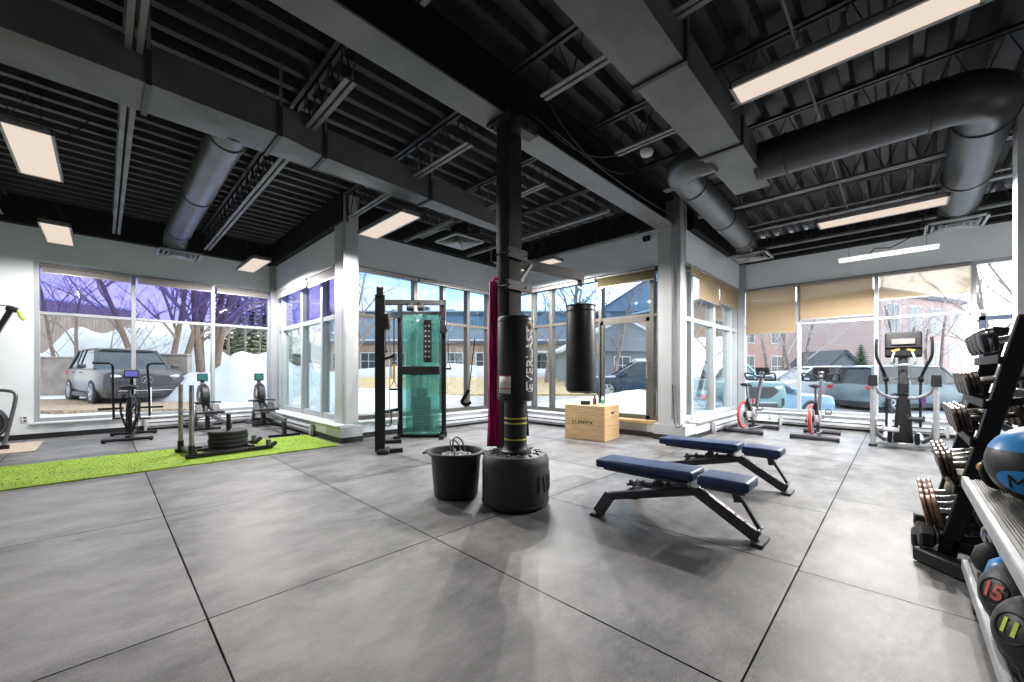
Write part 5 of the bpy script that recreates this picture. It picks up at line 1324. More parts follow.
# lower balls
def slam(label, c, R, txt, tm, spin, roll, ts=.07):
    face = math.atan2(-c.y, -c.x); b = ball('slam_ball', label, c, R, face + PI / 2 + spin)
    m = MB(); m.sphere((0, 0, 0), R, 40, 24); m.build('shell', M_BALLK, b, sharp=180)
    m = MB(); n = 40
    for q in (.36,):
        m.tube([((R + .001) * math.sin(q * math.cos(k * 2 * PI / n)) * math.cos(q * math.sin(k * 2 * PI / n)), -(R + .001) * math.cos(q * math.cos(k * 2 * PI / n)) * math.cos(q * math.sin(k * 2 * PI / n)), (R + .001) * math.sin(q * math.sin(k * 2 * PI / n))) for k in range(n)], .0028, 6, closed=True)
    ri = m.build('number_ring', M_BLKR, b); ri.rotation_euler = (roll, 0, 0)
    me = text_mesh(txt, ts, .003, bold=.0025); bm_ = bmesh.new(); bm_.from_mesh(me)
    for v in bm_.verts:
        a, e = v.co.x / R, v.co.z / R; rr_ = R + .002 - v.co.y; v.co = V((rr_ * math.sin(a) * math.cos(e), -rr_ * math.cos(a) * math.cos(e), rr_ * math.sin(e)))
    bm_.to_mesh(me); bm_.free(); me.materials.append(tm); o = bpy.data.objects.new('number', me); COL.objects.link(o); o.parent = b; o.rotation_euler = (roll, 0, 0)
    m = MB(); m.tube([((R + .0005) * math.cos(k * PI / 24), (R + .0005) * math.sin(k * PI / 24), 0) for k in range(48)], .002, 5, closed=True); sm = m.build('seam', M_BLKR, b); sm.rotation_euler = (roll + .9, 0, 0)
    return b
M_LIME = pm('lime_print', (.55, .72, .05), .5); M_REDP = pm('red_print', (.62, .10, .10), .5)
RB = .122
slam('black slam ball with lime 11 on the lower shelf', V((1.87, -.322, ZLOW + RB + .002)), RB, '11', M_LIME, -.78, -.30, .056)
slam('black slam ball with a red number on the lower shelf behind the one marked 11', V((2.15, -.322, ZLOW + RB + .002)), RB, '15', M_REDP, -.80, -.25, .066)
# kettlebells at the far end of the lower shelf
def kettlebell(label, c, R, mat, hm):
    k = thing('kettlebell', label, 'kettlebell', c, .6)
    m = MB(); m.lathe([(0, 0), (R * .6, 0), (R * .9, R * .25), (R, R * .8), (R * .85, R * 1.4), (R * .45, R * 1.75), (0, R * 1.85)], seg=28); m.build('bell', mat, k, sharp=60)
    m = MB(); m.tube(bez([(-R * .5, 0, R * 1.55), (-R * .72, 0, R * 2.1), (-R * .5, 0, R * 2.55), (R * .5, 0, R * 2.55), (R * .72, 0, R * 2.1), (R * .5, 0, R * 1.55)], 5), R * .16, 10); m.build('handle', hm, k)
kettlebell('black and silver kettlebell at the far end of the lower shelf', (2.72, -.31, ZLOW + .003), .075, M_BLKR, M_CHROME)
kettlebell('bright blue kettlebell on the lower shelf behind the slam balls', (2.50, -.335, ZLOW + .003), .085, M_BALLB, M_BALLB)
kettlebell('smaller blue kettlebell at the back of the lower shelf', (2.62, -.50, ZLOW + .003), .065, M_BALLB, M_BALLB)
# ab wheel beside the ball
r = thing('ab_wheel', 'black exercise wheel with orange grips beside the blue ball', 'exercise wheel', (2.64, -.31, ZTOP + .082), 0)
ax = V((.75, .66, 0)).normalized()
m = MB(); m.torus((0, 0, 0), .066, .014, ax, 32, 10); m.build('tyre', M_BLKR, r)
m = MB()
for k in range(5):
    a = k * 2 * PI / 5; Q = V((0, 0, 1)).rotation_difference(ax); m.tube([(0, 0, 0), Q @ V((.062 * math.cos(a), .062 * math.sin(a), 0))], .007, 6)
m.lathe([(0, -.02), (.02, -.02), (.02, .02), (0, .02)], axis=ax, seg=14); m.build('spokes', M_GREYST, r)
for s in (-1, 1):
    m = MB(); m.tube([ax * (s * .022), ax * (s * .04), ax * (s * .075)], [.014, .02, .019], 12); m.build('grip', M_YEL, r)
# ================================================================ OUTSIDE
M_SNOW = pm('snow', (.63, .64, .66), .7, var=.05, scale=1.5, bump=.25, bscale=6)
M_SNOWD = pm('dirty_snow', (.66, .65, .64), .75, var=.18, scale=3, bump=.3, bscale=8)
M_LEAF = pm('dry_leaf_litter', (.36, .26, .17), .85, var=.45, scale=14, bump=.3, bscale=30)
M_DRYG = pm('dry_grass', (.50, .37, .19), .9, var=.3, scale=5, bump=.2, bscale=30, stretch=(1, 1, 1))
M_PAVE = pm('pale_pavement', (.42, .385, .34), .8, var=.1, scale=2)
M_ASPH = pm('wet_asphalt', (.42, .42, .43), .6, var=.15, scale=1.2)
M_BARK = pm('bark', (.22, .155, .11), .85, var=.35, scale=6, stretch=(6, 6, .6))
M_BARKG = pm('grey_bark', (.27, .22, .19), .85, var=.3, scale=6)
M_TWIG = pm('twig_bark', (.30, .24, .21), .8, var=.2)
M_FROST = pm('frosted_twig', (.58, .53, .52), .8, var=.15)
def brick_mat(name, c1, c2, mortar, s=4.0):
    m, t, out = nt(name); L = t.links
    b = N(t, 'ShaderNodeBsdfPrincipled', Roughness=.85); tc = N(t, 'ShaderNodeTexCoord')
    mp = N(t, 'ShaderNodeMapping'); mp.inputs['Rotation'].default_value = (PI / 2, 0, 0)
    L.new(tc.outputs['Object'], mp.inputs['Vector'])
    k = N(t, 'ShaderNodeTexBrick', Scale=s); k.inputs['Color1'].default_value = (*c1, 1); k.inputs['Color2'].default_value = (*c2, 1); k.inputs['Mortar'].default_value = (*mortar, 1); k.inputs['Mortar Size'].default_value = .012
    L.new(mp.outputs[0], k.inputs['Vector']); L.new(k.outputs['Color'], b.inputs['Base Color']); L.new(b.outputs[0], out.inputs['Surface']); MATS[name] = m; return m
M_BRICK = brick_mat('red_brick', (.56, .32, .26), (.48, .26, .21), (.55, .50, .47))
M_BRICKP = brick_mat('pale_red_brick', (.66, .46, .41), (.60, .40, .36), (.62, .57, .54))
M_SIDING = pm('brown_siding', (.35, .24, .17), .8, var=.15, scale=3, stretch=(1, 1, 12))
M_FENCEW = pm('grey_brown_boards', (.30, .235, .19), .8, var=.25, scale=3, stretch=(10, 10, .6))
M_CONC = pm('brown_concrete', (.30, .25, .21), .85, var=.2, scale=3)
M_ROOFS = M_SNOW
M_SLATE = pm('dark_slate', (.10, .11, .13), .7, var=.2)
M_WINDK = pm('dark_window', (.06, .07, .08), .15)
M_GREENN = pm('pine_needles', (.10, .15, .08), .85, var=.3)
M_GREYSD = pm('grey_siding', (.24, .27, .30), .75, var=.08)
M_BLUESD = pm('blue_grey_siding', (.22, .30, .38), .75, var=.1)

# ground in bands (low relief so that no two coincide)
m = MB(); rows = []
def gz(x, y):
    d = x * FWD.x + y * FWD.y; l = x * RGT.x + y * RGT.y
    z = -.10
    # the yard outside the left window lies higher
    f = max(0, min(1, (-l - 1.0) / 5.0)); z += f * .30 * max(0, min(1, (d - 6) / 3))
    z -= .30 * max(0, min(1, (l - 4.0) / 4.0))
    return z
gx = [-40, -20, -12, -8, -5, -2, 0, 2.0, 4, 6, 8, 10, 12, 15, 20, 30, 50, 90, 140]
for xx in gx:
    rows.append([(xx, yy, min(gz(xx, yy), -.1 if (yy < 10.4 and xx < 10.2) else 9)) for yy in gx])
m.grid(rows); tag(m.build('ground', M_SNOW, sharp=180), 'snowy ground outside the building', 'ground', kind='structure')
def slab(name, label, cat, pts, z, mat, th=.06, kind='structure'):
    m = MB(); m.loft([[(p[0], p[1], z - th) for p in pts], [(p[0], p[1], z) for p in pts]])
    return tag(m.build(name, mat), label, cat, kind=kind)
def Wp(*pd): return [W(px, d)[:2] for px, d in pd]
slab('path', 'pale pavement outside the windows behind the cable machine', 'pavement', Wp((340, 10.6), (600, 10.6), (590, 19), (330, 19)), -.03, M_PAVE)
slab('lawn', 'strip of dry yellow grass across the street side', 'grass', Wp((325, 19), (600, 19), (590, 35), (310, 35)), .05, M_DRYG, .2)
LAWN = bpy.data.objects['lawn']
for v_ in LAWN.data.vertices:
    v_.co.z += .72 * max(0, (v_.co.x * FWD.x + v_.co.y * FWD.y - 19) / 16)
slab('road', 'wet grey road outside the wide window', 'road', Wp((640, 16.5), (1250, 13.0), (1200, 19), (620, 24)), -.34, M_ASPH)
slab('yard', 'yard of brown leaf litter around the grey parked car', 'yard', Wp((28, 9.1), (190, 9.6), (196, 13.5), (20, 13.0)), .215, M_LEAF, .12)

def mound(name, label, c, sx, sy, h, rz, seed, mat=None):
    rn = random.Random(seed); m = MB(); rows = []; n = 18; fr = [rn.uniform(0, 6) for _ in range(8)]
    for i in range(n + 1):
        row = []
        for k in range(n + 1):
            u = i / n * 2 - 1; v = k / n * 2 - 1; q = max(0, (1 - u * u) * (1 - v * v)) ** .7
            z = h * q * (1 + .16 * math.sin(u * 5 + fr[0]) * math.cos(v * 4 + fr[1]) + .10 * math.sin(u * 11 + fr[2] + v * 7)) - .05
            row.append((u * sx, v * sy, z))
        rows.append(row)
    m.grid(rows); o = m.build(name, mat or M_SNOW, loc=c, rz=rz, sharp=180)
    return tag(o, label, 'snow bank', kind='thing')
RZV = ANG - PI / 2
mound('snow_bank', 'big snow hill behind the grey parked car', W(138, 21, .1), 5.8, 2.6, 3.5, RZV, 3)
mound('snow_bank', 'snow bank to the right of the grey parked car', W(256, 14.0, 0), 2.7, 2.2, 1.75, RZV, 5)
mound('snow_bank', 'wide snow field rising outside the narrow left return window', W(286, 18.5, -.1), 2.9, 3.0, 1.7, RZV, 6)
mound('snow_bank', 'low snow ridge beyond the dry grass, behind the cable machine', W(455, 34.5, .55), 15, 1.5, 1.15, RZV, 7)
mound('snow_bank', 'snow heap in front of the dark sedan, outside the glass door', W(640, 13.0, -.1), 3.6, 1.6, .55, RZV, 8)
mound('snow_bank', 'snow bank under the wide right window', (11.6, .2, -.45), .9, 3.4, .62, 0, 9)
mound('snow_bank', 'snow bank beyond the street outside the wide right window', W(830, 24, -.1), 11, 1.6, 1.5, RZV + .3, 10)

# ---------------------------------------------------------------- cars
M_TYRE = pm('tyre_rubber', (.025, .025, .027), .7)
M_RIM = pm('alloy_rim', (.42, .42, .43), .3, metal=.8, var=.1)
M_CGLASS = pm('car_glass', (.03, .04, .045), .05, spec=.8, var=.3, scale=2)
M_TRIMB = pm('black_car_trim', (.03, .03, .032), .5)
M_LAMPC = pm('headlamp_clear', (.70, .72, .74), .12)
M_LAMPR = pm('tail_lamp_red', (.55, .04, .05), .2)
def car(label, loc, rz, paint, L=4.6, Wd=1.86, H=1.66, style='suv', emblem=False, snow=False, name='car'):
    r = thing(name, label, 'car', loc, rz)
    hw = Wd / 2; gc = .20 if style == 'suv' else .16; belt = H * .62 if style != 'van' else H * .58; hood = H * .60 if style == 'suv' else H * .57
    f, b = L / 2, -L / 2
    st = [(f, gc + .08, hood * .84, .82), (f - .06, gc + .02, hood * .92, .92), (f - .25, gc, hood * .965, .98), (f - .9, gc, hood, 1.0), (f - 1.35, gc, hood + .03, 1.0), (.2, gc, belt, 1.0), (b + 1.0, gc, belt + .03, 1.0), (b + .30, gc + .03, belt + .03, .97), (b + .05, gc + .10, belt - .02, .90), (b, gc + .22, belt - .12, .80)]
    m = MB(); secs = []
    for x, zb, zs, k in st:
        w = hw * k
        secs.append([(x, -w * .88, zb), (x, -w * .985, zb + (zs - zb) * .30), (x, -w, zb + (zs - zb) * .62), (x, -w * .95, zs - .05), (x, -w * .86, zs), (x, 0, zs + .035), (x, w * .86, zs), (x, w * .95, zs - .05), (x, w, zb + (zs - zb) * .62), (x, w * .985, zb + (zs - zb) * .30), (x, w * .88, zb)])
    m.loft(secs); m.build('body', paint, r, sharp=35)
    # glass house
    if style == 'van': xs = (f - 1.05, f - 1.75, b + .30, b + .12)
    elif style == 'suv': xs = (f - 1.15, f - 1.95, b + .75, b + .22)
    else: xs = (f - 1.25, f - 2.05, b + 1.45, b + .65)
    wb, wt = hw * .88, hw * .70
    def ring(s):
        zb = belt - .03; zt = H - .05
        return [(xs[0], -wb * s, zb), (xs[1], -wt * s, zt), (xs[2], -wt * s, zt), (xs[3], -wb * s, zb)], [(xs[0], wb * s, zb), (xs[1], wt * s, zt), (xs[2], wt * s, zt), (xs[3], wb * s, zb)]
    A, B = ring(1.0); m = MB(); m.loft([A, B]); m.build('windows', M_CGLASS, r, sharp=20)
    m = MB(); secs = []
    for x, k, dz in ((xs[1] + .10, .90, -.035), (xs[1] - .1, 1.0, 0), ((xs[1] + xs[2]) / 2, 1.03, .02), (xs[2] + .1, 1.0, 0), (xs[2] - .12, .9, -.04)):
        w = wt * k * 1.04; z = H + dz
        secs.append([(x, -w, z - .06), (x, -w * .9, z - .012), (x, 0, z), (x, w * .9, z - .012), (x, w, z - .06)])
    m.loft(secs); m.build('roof', paint, r)
    if snow:
        m = MB(); secs = []
        for x, k in ((xs[1], .8), (xs[1] - .2, .95), (xs[2] + .15, .95), (xs[2], .8)):
            w = wt * k; secs.append([(x, -w, H - .01), (x, -w * .8, H + .08), (x, 0, H + .11), (x, w * .8, H + .08), (x, w, H - .01)])
        m.loft(secs); m.build('roof_snow', M_SNOW, r)
    m = MB()
    for s in (-1, 1):
        m.bar((xs[0], s * wb * .99, belt - .03), (xs[1], s * wt * 1.01, H - .06), .07, .05); m.bar((xs[3], s * wb * .99, belt - .03), (xs[2], s * wt * 1.01, H - .06), .10, .05)
        xm = (xs[1] + xs[2]) / 2 - .1; m.bar((xm, s * wb * 1.0, belt - .02), (xm - .02, s * wt * 1.01, H - .06), .06, .04)
        if style != 'sedan': xr = xs[2] + .35; m.bar((xr + .02, s * wb * 1.0, belt - .02), (xr, s * wt * 1.01, H - .06), .10, .04)
    m.build('window_pillar', paint, r)
    wr = .355 if style != 'sedan' else .32
    for x in (f - .92, b + .92):
        for s in (-1, 1):
            w0 = s * (hw - .10)
            m = MB(); m.lathe([(wr * .62, -.11), (wr * .95, -.11), (wr, -.08), (wr, .08), (wr * .95, .11), (wr * .62, .11)], c=(x, w0, wr), axis=(0, 1, 0), seg=28); wl = m.build('wheel', M_TYRE, r)
            m = MB()
            for k in range(5):
                a = k * 2 * PI / 5; m.bar((x, w0 + s * .085, wr), (x + wr * .6 * math.cos(a), w0 + s * .10, wr + wr * .6 * math.sin(a)), .07, .03, up=(0, 1, 0))
            m.torus((x, w0 + s * .095, wr), wr * .63, .022, (0, 1, 0), 26, 6); m.lathe([(0, -.05), (wr * .6, -.05), (wr * .6, -.03), (0, -.03)], c=(x, w0 + s * .09, wr), axis=(0, s, 0), seg=20); m.build('rim', M_RIM, wl)
            m = MB(); m.torus((x, s * (hw - .015), wr), wr * 1.10, .04, (0, 1, 0), 20, 6, arc=(0, PI) if True else None); m.build('arch', M_TRIMB, r)
    m = MB()
    for s in (-1, 1): m.box((0, s * hw * .97, gc + .05), (L - 2.6, .05, .14), None, .02)
    m.box((f - .12, 0, gc + .03), (.25, Wd * .80, .10), None, .03); m.box((b + .10, 0, gc + .10), (.25, Wd * .82, .22), None, .03); m.build('lower_trim', M_TRIMB, r)
    for s in (-1, 1):
        m = MB(); m.box((f - .07, s * hw * .60, hood * .80), (.16, .36, .09), Euler((0, 0, -s * .22)), .03); m.build('headlight', M_LAMPC, r)
        m = MB(); m.box((b + .08, s * hw * .76, belt - .12), (.18, .34, .16), Euler((0, 0, s * .3)), .03); m.build('tail_light', M_LAMPR, r)
        m = MB(); m.box((xs[0] - .32, s * (hw + .10), belt + .06), (.13, .20, .13), None, .04, 2); m.build('mirror', paint, r)
        m = MB(); m.box((-.05, s * hw * .985, belt - .12), (.22, .03, .03), None, .008); m.box((-1.05, s * hw * .98, belt - .12), (.22, .03, .03), None, .008); m.build('door_handle', paint, r)
        m = MB(); m.box((f - .05, s * hw * .80, gc + .20), (.14, .10, .24), None, .03); m.build('air_intake', M_TRIMB, r)
    m = MB(); m.prism([(-.50, .15), (-.62, .02), (-.36, -.17), (.36, -.17), (.62, .02), (.50, .15)], .05, Matrix.Translation((f - .03, 0, hood * .66)) @ Matrix(((0, 0, 1, 0), (1, 0, 0, 0), (0, 1, 0, 0), (0, 0, 0, 1)))); m.build('grille', M_TRIMB, r)
    m = MB(); m.box((f, 0, gc + .19), (.06, Wd * .62, .03), None, .01); m.build('chrome_strip', M_CHROME, r)
    m = MB(); m.box((f - .01, 0, gc + .10), (.06, Wd * .66, .09), None, .02); m.build('lower_intake', M_TRIMB, r)
    if emblem:
        m = MB(); x = f + .035; z = hood * .69; Mx = lambda a, b2: (x, a, z + b2)
        m.tube([Mx(.125 * math.cos(k * PI / 12), .10 * math.sin(k * PI / 12)) for k in range(24)], .012, 6, closed=True)
        for s in (-1, 1): m.bar(Mx(s * .018, .075), Mx(s * .07, -.075), .024, .02, up=(1, 0, 0))
        m.bar(Mx(-.045, -.02), Mx(.045, -.02), .02, .02, up=(1, 0, 0)); m.build('emblem', M_CHROME, r)
    return r
P_GREY = pm('dark_grey_car_paint', (.06, .054, .052), .3, metal=.2, coat=.3, var=.04)
P_NAVY = pm('navy_car_paint', (.02, .04, .075), .25, metal=.15, coat=.3, var=.04)
P_WHITE = pm('white_car_paint', (.70, .71, .72), .3, coat=.5, var=.02)
P_TEAL = pm('teal_car_paint', (.13, .26, .28), .28, metal=.15, coat=.3, var=.04)
P_BLUE = pm('blue_car_paint', (.17, .31, .42), .28, metal=.15, coat=.3, var=.04)
P_DARK = pm('dark_teal_grey_car_paint', (.20, .27, .29), .3, metal=.3, coat=.5, var=.04)
P_RED = pm('dark_red_car_paint', (.36, .05, .06), .3, coat=.5, var=.04)
def cz(z): return z
cam_dir = lambda px, d: math.atan2(-W(px, d).y, -W(px, d).x)
car('dark grey car parked outside the left window, front toward the room', W(123, 12.9, .18), cam_dir(123, 12.9) + .21, P_GREY, 4.75, 1.96, 1.68, 'suv', emblem=True)
car('dark navy car parked outside the glass door', W(640, 16.2, .10), RZV + PI - .12, P_NAVY, 4.6, 1.82, 1.44, 'sedan', snow=True)
car('teal car seen through the middle of the short right window', W(717, 13.6, -.15), cam_dir(717, 13.6) + .45, P_TEAL, 4.6, 1.86, 1.70, 'suv')
car('small car with red tail lights left of the teal car', W(690, 16.4, -.06), RZV + PI + 2.7, P_NAVY, 4.3, 1.80, 1.55, 'suv', snow=True)
car('blue car low behind the first spin bike', W(752, 12.6, -.38), RZV + .12, P_BLUE, 4.3, 1.78, 1.42, 'sedan')
car('white car across the street between the two spin bikes', W(812, 17.6, -.30), RZV + PI - .1, P_WHITE, 4.6, 1.85, 1.66, 'suv')
car('big grey-teal car behind the elliptical', W(905, 15.6, -.36), RZV + .10, P_DARK, 4.9, 1.95, 1.72, 'van')

# ---------------------------------------------------------------- trees
def tree(name, label, c, h, seed, trunks=1, lean=0.0, r0=.16, mt=None, mb=None, levels=4, spread=.6, cat='tree', forks=3, min_r=.008):
    rn = random.Random(seed); r = thing(name, label, cat, c)
    mt, mb = mt or M_BARK, mb or M_TWIG
    T = MB(); B = MB()
    def branch(mbx, p, d, L, rad, lv, first):
        pts = [p]; rs = [rad]; n = 5 if first else 3; q = p; dd = d
        for i in range(n):
            dd = (dd + V((rn.uniform(-1, 1), rn.uniform(-1, 1), rn.uniform(-.6, .8))) * (.10 if first else .22)).normalized()
            q = q + dd * (L / n); pts.append(q); rs.append(max(min_r * .7, rad * (1 - .55 * (i + 1) / n)))
        mbx.tube(pts, rs, 7 if first else (5 if lv > 1 else 3), cap=not first or True)
        if lv <= 0: return
        k = forks + (2 if first else 0)
        for i in range(k):
            f = (.40 if first else .25) + (.60 if first else .75) * (i + rn.random() * .6) / k; f = min(f, 1.0)
            idx = min(int(f * n), n - 1); pp = pts[idx].lerp(pts[idx + 1], f * n - idx)
            az = rn.uniform(0, 2 * PI); up = rn.uniform(.1, .75)
            side = V((math.cos(az), math.sin(az), 0))
            nd = (dd * (.55) + side * spread + V((0, 0, up * .5))).normalized()
            branch(B, pp, nd, L * rn.uniform(.42, .62), max(min_r, rs[idx] * .55), lv - 1, False)
    for k in range(trunks):
        a = k * 2.4 + seed; off = V((math.cos(a), math.sin(a), 0)) * (.25 * (trunks > 1))
        d = V((lean * math.cos(a) if trunks > 1 else lean, lean * math.sin(a) * .6, 1)).normalized()
        branch(T, off - V((0, 0, .2)), d, h * rn.uniform(.62, .8), r0 * rn.uniform(.75, 1.05), levels, True)
    T.build('trunk', mt, r, sharp=80); B.build('branches', mb, r, sharp=80)
    return r
tree('bare_tree', 'big leaning multi-trunk tree behind the right half of the grey parked car', W(166, 17.2, .1), 8.2, 11, 4, .38, .15, M_BARK, M_TWIG, 3)
tree('bare_tree', 'bare tree with dark trunk right of the leaning trunks', W(205, 18.5, .1), 8.6, 12, 4, .10, .19, M_BARK, M_TWIG, 3)
tree('bare_shrub', 'thin bare shrub on the snow hill behind the roof of the grey car', W(98, 16.8, .2), 5.4, 13, 4, .5, .035, M_TWIG, M_TWIG, 3, cat='shrub')
tree('bare_tree', 'bare tree whose branches show in the first violet pane', W(72, 18.2, .2), 8, 14, 2, .25, .10, M_BARK, M_TWIG, 4)
tree('bare_tree', 'bare tree in the middle violet pane', W(196, 23, 1), 9, 15, 2, .35, .14, M_BARK, M_TWIG, 4)
tree('bare_tree', 'bare tree seen through the left end of the window behind the cable machine', W(352, 22, -.1), 8.4, 16, 1, .10, .17, M_BARK, M_TWIG, 4, .75)
tree('bare_tree', 'tall bare tree behind the hanging bag', W(566, 24, -.1), 9.5, 17, 1, .05, .20, M_BARKG, M_TWIG, 4, .7)
tree('bare_tree', 'bare tree between the column and the hanging bag', W(545, 27, -.1), 9, 18, 1, .08, .16, M_BARKG, M_TWIG, 4, .7)
tree('bare_tree', 'bare tree above the dark navy car', W(612, 25, -.1), 9.5, 19, 2, .2, .16, M_BARKG, M_TWIG, 4, .65)
tree('bare_tree', 'frosted tree behind the white car', W(800, 23.5, -.1), 7.4, 20, 2, .2, .13, M_BARKG, M_FROST, 4, .7)
tree('bare_tree', 'frosted tree beside the left brick building', W(775, 26, -.1), 7, 21, 2, .2, .12, M_BARKG, M_FROST, 4, .7)
tree('bare_tree', 'frosted tree behind the elliptical console', W(900, 22, -.1), 6.6, 22, 2, .25, .12, M_BARKG, M_FROST, 4, .7)
tree('bare_tree', 'bare tree reaching into the top right corner pane', W(1010, 14.8, -.1), 8.0, 23, 2, .25, .15, M_BARKG, pm('tan_twig', (.42, .33, .27), .8), 4, .75)
tree('bare_tree', 'frosted tree left of the right brick building', W(935, 30, -.1), 7.5, 24, 2, .2, .13, M_BARKG, M_FROST, 3, .7)
tree('bare_tree', 'pale bare tree outside the short right window', W(705, 27, -.1), 8, 25, 2, .2, .13, M_BARKG, M_FROST, 4, .7)
tree('bare_tree', 'bare tree beyond the narrow left return window', W(318, 30, -.1), 8, 26, 2, .2, .14, M_BARKG, M_TWIG, 4, .7)
def conifer(label, c, h, rad, seed, mat=None):
    rn = random.Random(seed); r = thing('conifer', label, 'tree', c)
    m = MB(); m.tube([(0, 0, -.2), (0, 0, h * .9)], [h * .02, h * .006], 7); m.build('trunk', M_BARK, r)
    m = MB(); n = 24
    for k in range(n):
        z = h * (.12 + .86 * k / n); q = rad * (1 - k / n) ** .85 + .05
        nb = 13
        for j in range(nb):
            a = j * 2 * PI / nb + k * .7 + rn.uniform(-.2, .2); qq = q * rn.uniform(.75, 1.1)
            tip = V((qq * math.cos(a), qq * math.sin(a), z - qq * .28)); s = V((-math.sin(a), math.cos(a), 0)) * (.10 * qq + .03); mid = V((0, 0, z)).lerp(tip, .55)
            vs = [m.bm.verts.new(p) for p in (V((0, 0, z + .05)), mid + s, tip, mid - s)]; m.bm.faces.new(vs)
    m.build('needles', mat or M_GREENN, r, sharp=10, solid=.02)
conifer('small dark conifer left of the elliptical console', W(861, 22.5, -.4), 3.2, 1.0, 1)
for i, (px, d, h) in enumerate(((222, 27, 7.5), (238, 29, 8.5), (252, 27.5, 7.0), (266, 30, 9.0), (285, 33, 8.5))):
    conifer('green conifer in the wood beyond the snow bank, %s from the left' % ['first', 'second', 'third', 'fourth', 'fifth'][i], W(px, d, .8), h, h * .22, 30 + i, pm('pale_pine_needles', (.22, .26, .15), .85, var=.35))
for i, (px, d) in enumerate(((229, 24), (246, 25), (259, 24.5), (272, 26))):
    r = tree('bare_tree', 'slim dark trunk in the wood beyond the snow bank, %s from the left' % ['first', 'second', 'third', 'fourth'][i], W(px, d, .8), 8, 40 + i, 1, .04, .10, M_BARK, M_TWIG, 2, .6)

# ---------------------------------------------------------------- fence and walls
def boards(label, p, q, z0, z1, bw=.16):
    r = thing('board_fence', label, 'fence', (p.x, p.y, z0)); d = q - p; d.z = 0; Ln = d.length; u = d.normalized()
    m = MB(); n = int(Ln / bw)
    for i in range(n): c = u * (i * bw + bw / 2); m.bar(c, c + V((0, 0, z1 - z0 - .02 * (i % 3))), .02, bw * .93, up=u)
    m.build('boards', M_FENCEW, r)
    m = MB()
    for z in (.25, (z1 - z0) * .75): m.bar(V((0, 0, z)) + FWD * .04, u * Ln + V((0, 0, z)) + FWD * .04, .05, .09)
    m.build('rail', M_FENCEW, r)
    m = MB(); m.bar(V((0, 0, z1 - z0 + .06)), u * Ln + V((0, 0, z1 - z0 + .06)), .16, .14, bev=.03); m.build('snow_cap', M_SNOW, r)
boards('tall grey-brown board fence on the snow hill, left of the parked car', W(10, 22.0), W(136, 28.0), 2.2, 5.4)
def low_wall(label, p, q, z1, th=.3):
    r = thing('retaining_wall', label, 'wall', (p.x, p.y, 0)); d = q - p; d.z = 0
    m = MB(); m.bar(V((0, 0, z1 / 2)), d + V((0, 0, z1 / 2)), th, z1, bev=.02); m.build('block', M_CONC, r)
    m = MB(); m.bar(V((0, 0, z1 + .04)), d + V((0, 0, z1 + .04)), th + .06, .08, bev=.02); m.build('coping', M_CONC, r)
low_wall('brown retaining wall behind the rear of the grey parked car', W(14, 15.2), W(120, 15.8), 1.62)
low_wall('brown retaining wall in front of the leaning trunks', W(150, 14.6), W(190, 14.9), 1.70)

# ---------------------------------------------------------------- buildings
def building(label, c, rz, w, dp, h, wall, roof, nwx, nwz, win=(1.0, 1.3), z0=1.0, gable=0.0, snow=True, porch=None, name='house'):
    r = thing(name, label, 'building', c, rz)
    m = MB(); m.b2((-w / 2, 0, -.3), (w / 2, dp, h)); m.build('walls', wall, r)
    for k in range(nwz):
        for i in range(nwx):
            x = -w / 2 + w * (i + .5) / nwx; z = z0 + (h - z0) * k / nwz
            m = MB(); ww, wh = win
            m.b2((x - ww / 2 - .07, -.06, z - .07), (x + ww / 2 + .07, .02, z + wh + .07)); f = m.build('window_frame', M_WHITE, r)
            m = MB(); m.b2((x - ww / 2, -.075, z), (x + ww / 2, -.05, z + wh)); m.build('pane', M_WINDK, f)
            m = MB(); m.b2((x - .02, -.09, z), (x + .02, -.07, z + wh)); m.b2((x - ww / 2, -.09, z + wh / 2 - .02), (x + ww / 2, -.07, z + wh / 2 + .02)); m.build('glazing_bar', M_WHITE, f)
    if gable:
        m = MB(); m.prism([(-w / 2 - .4, 0), (w / 2 + .4, 0), (0, gable)], dp + .8, Matrix.Translation((0, dp + .4, h)) @ Matrix.Rotation(PI / 2, 4, 'X')); m.build('gable', wall, r)
        m = MB()
        for s in (-1, 1): m.bar((s * (w / 4 + .25), -.55, h + gable / 2 + .02), (s * (w / 4 + .25), dp + .55, h + gable / 2 + .02), math.hypot(w / 2 + .6, gable) , .16, up=V((s * gable, 0, w / 2 + .4)).normalized())
        m.build('roof', roof, r)
    else:
        m = MB(); m.b2((-w / 2 - .25, -.25, h), (w / 2 + .25, dp + .25, h + .30), .03); m.build('roof', roof, r)
        if snow: m = MB(); m.b2((-w / 2 - .22, -.22, h + .30), (w / 2 + .22, dp + .22, h + .48), .06); m.build('roof_snow', M_SNOW, r)
    if porch:
        x0, x1, zp = porch
        m = MB(); m.b2((x0, -2.4, zp), (x1, 0, zp + .22), .04); m.build('porch_roof', M_SNOW, r)
        for i in range(4):
            x = x0 + .2 + (x1 - x0 - .4) * i / 3; m = MB(); m.b2((x - .08, -2.3, -.2), (x + .08, -2.14, zp)); m.build('porch_post', M_WHITE, r)
    return r
B1 = building('long brown building with a blue-grey upper floor behind the cable machine', W(455, 40, -.1), RZV, 26, 8, 4.0, M_SIDING, M_SLATE, 9, 1, (1.5, 1.6), 1.5, porch=(4.0, 12.0, 3.0))
m = MB(); m.b2((-13, .6, 4.2), (13, 7.4, 7.0)); m.build('upper_walls', M_BLUESD, B1)
m = MB(); m.b2((-13.3, .3, 7.0), (13.3, 7.7, 7.3), .04); m.b2((-4.2, 2.5, 7.3), (-3.2, 3.5, 8.2)); m.b2((-1.6, 2.5, 7.3), (-.4, 3.6, 7.9)); m.build('upper_roof', M_SLATE, B1)
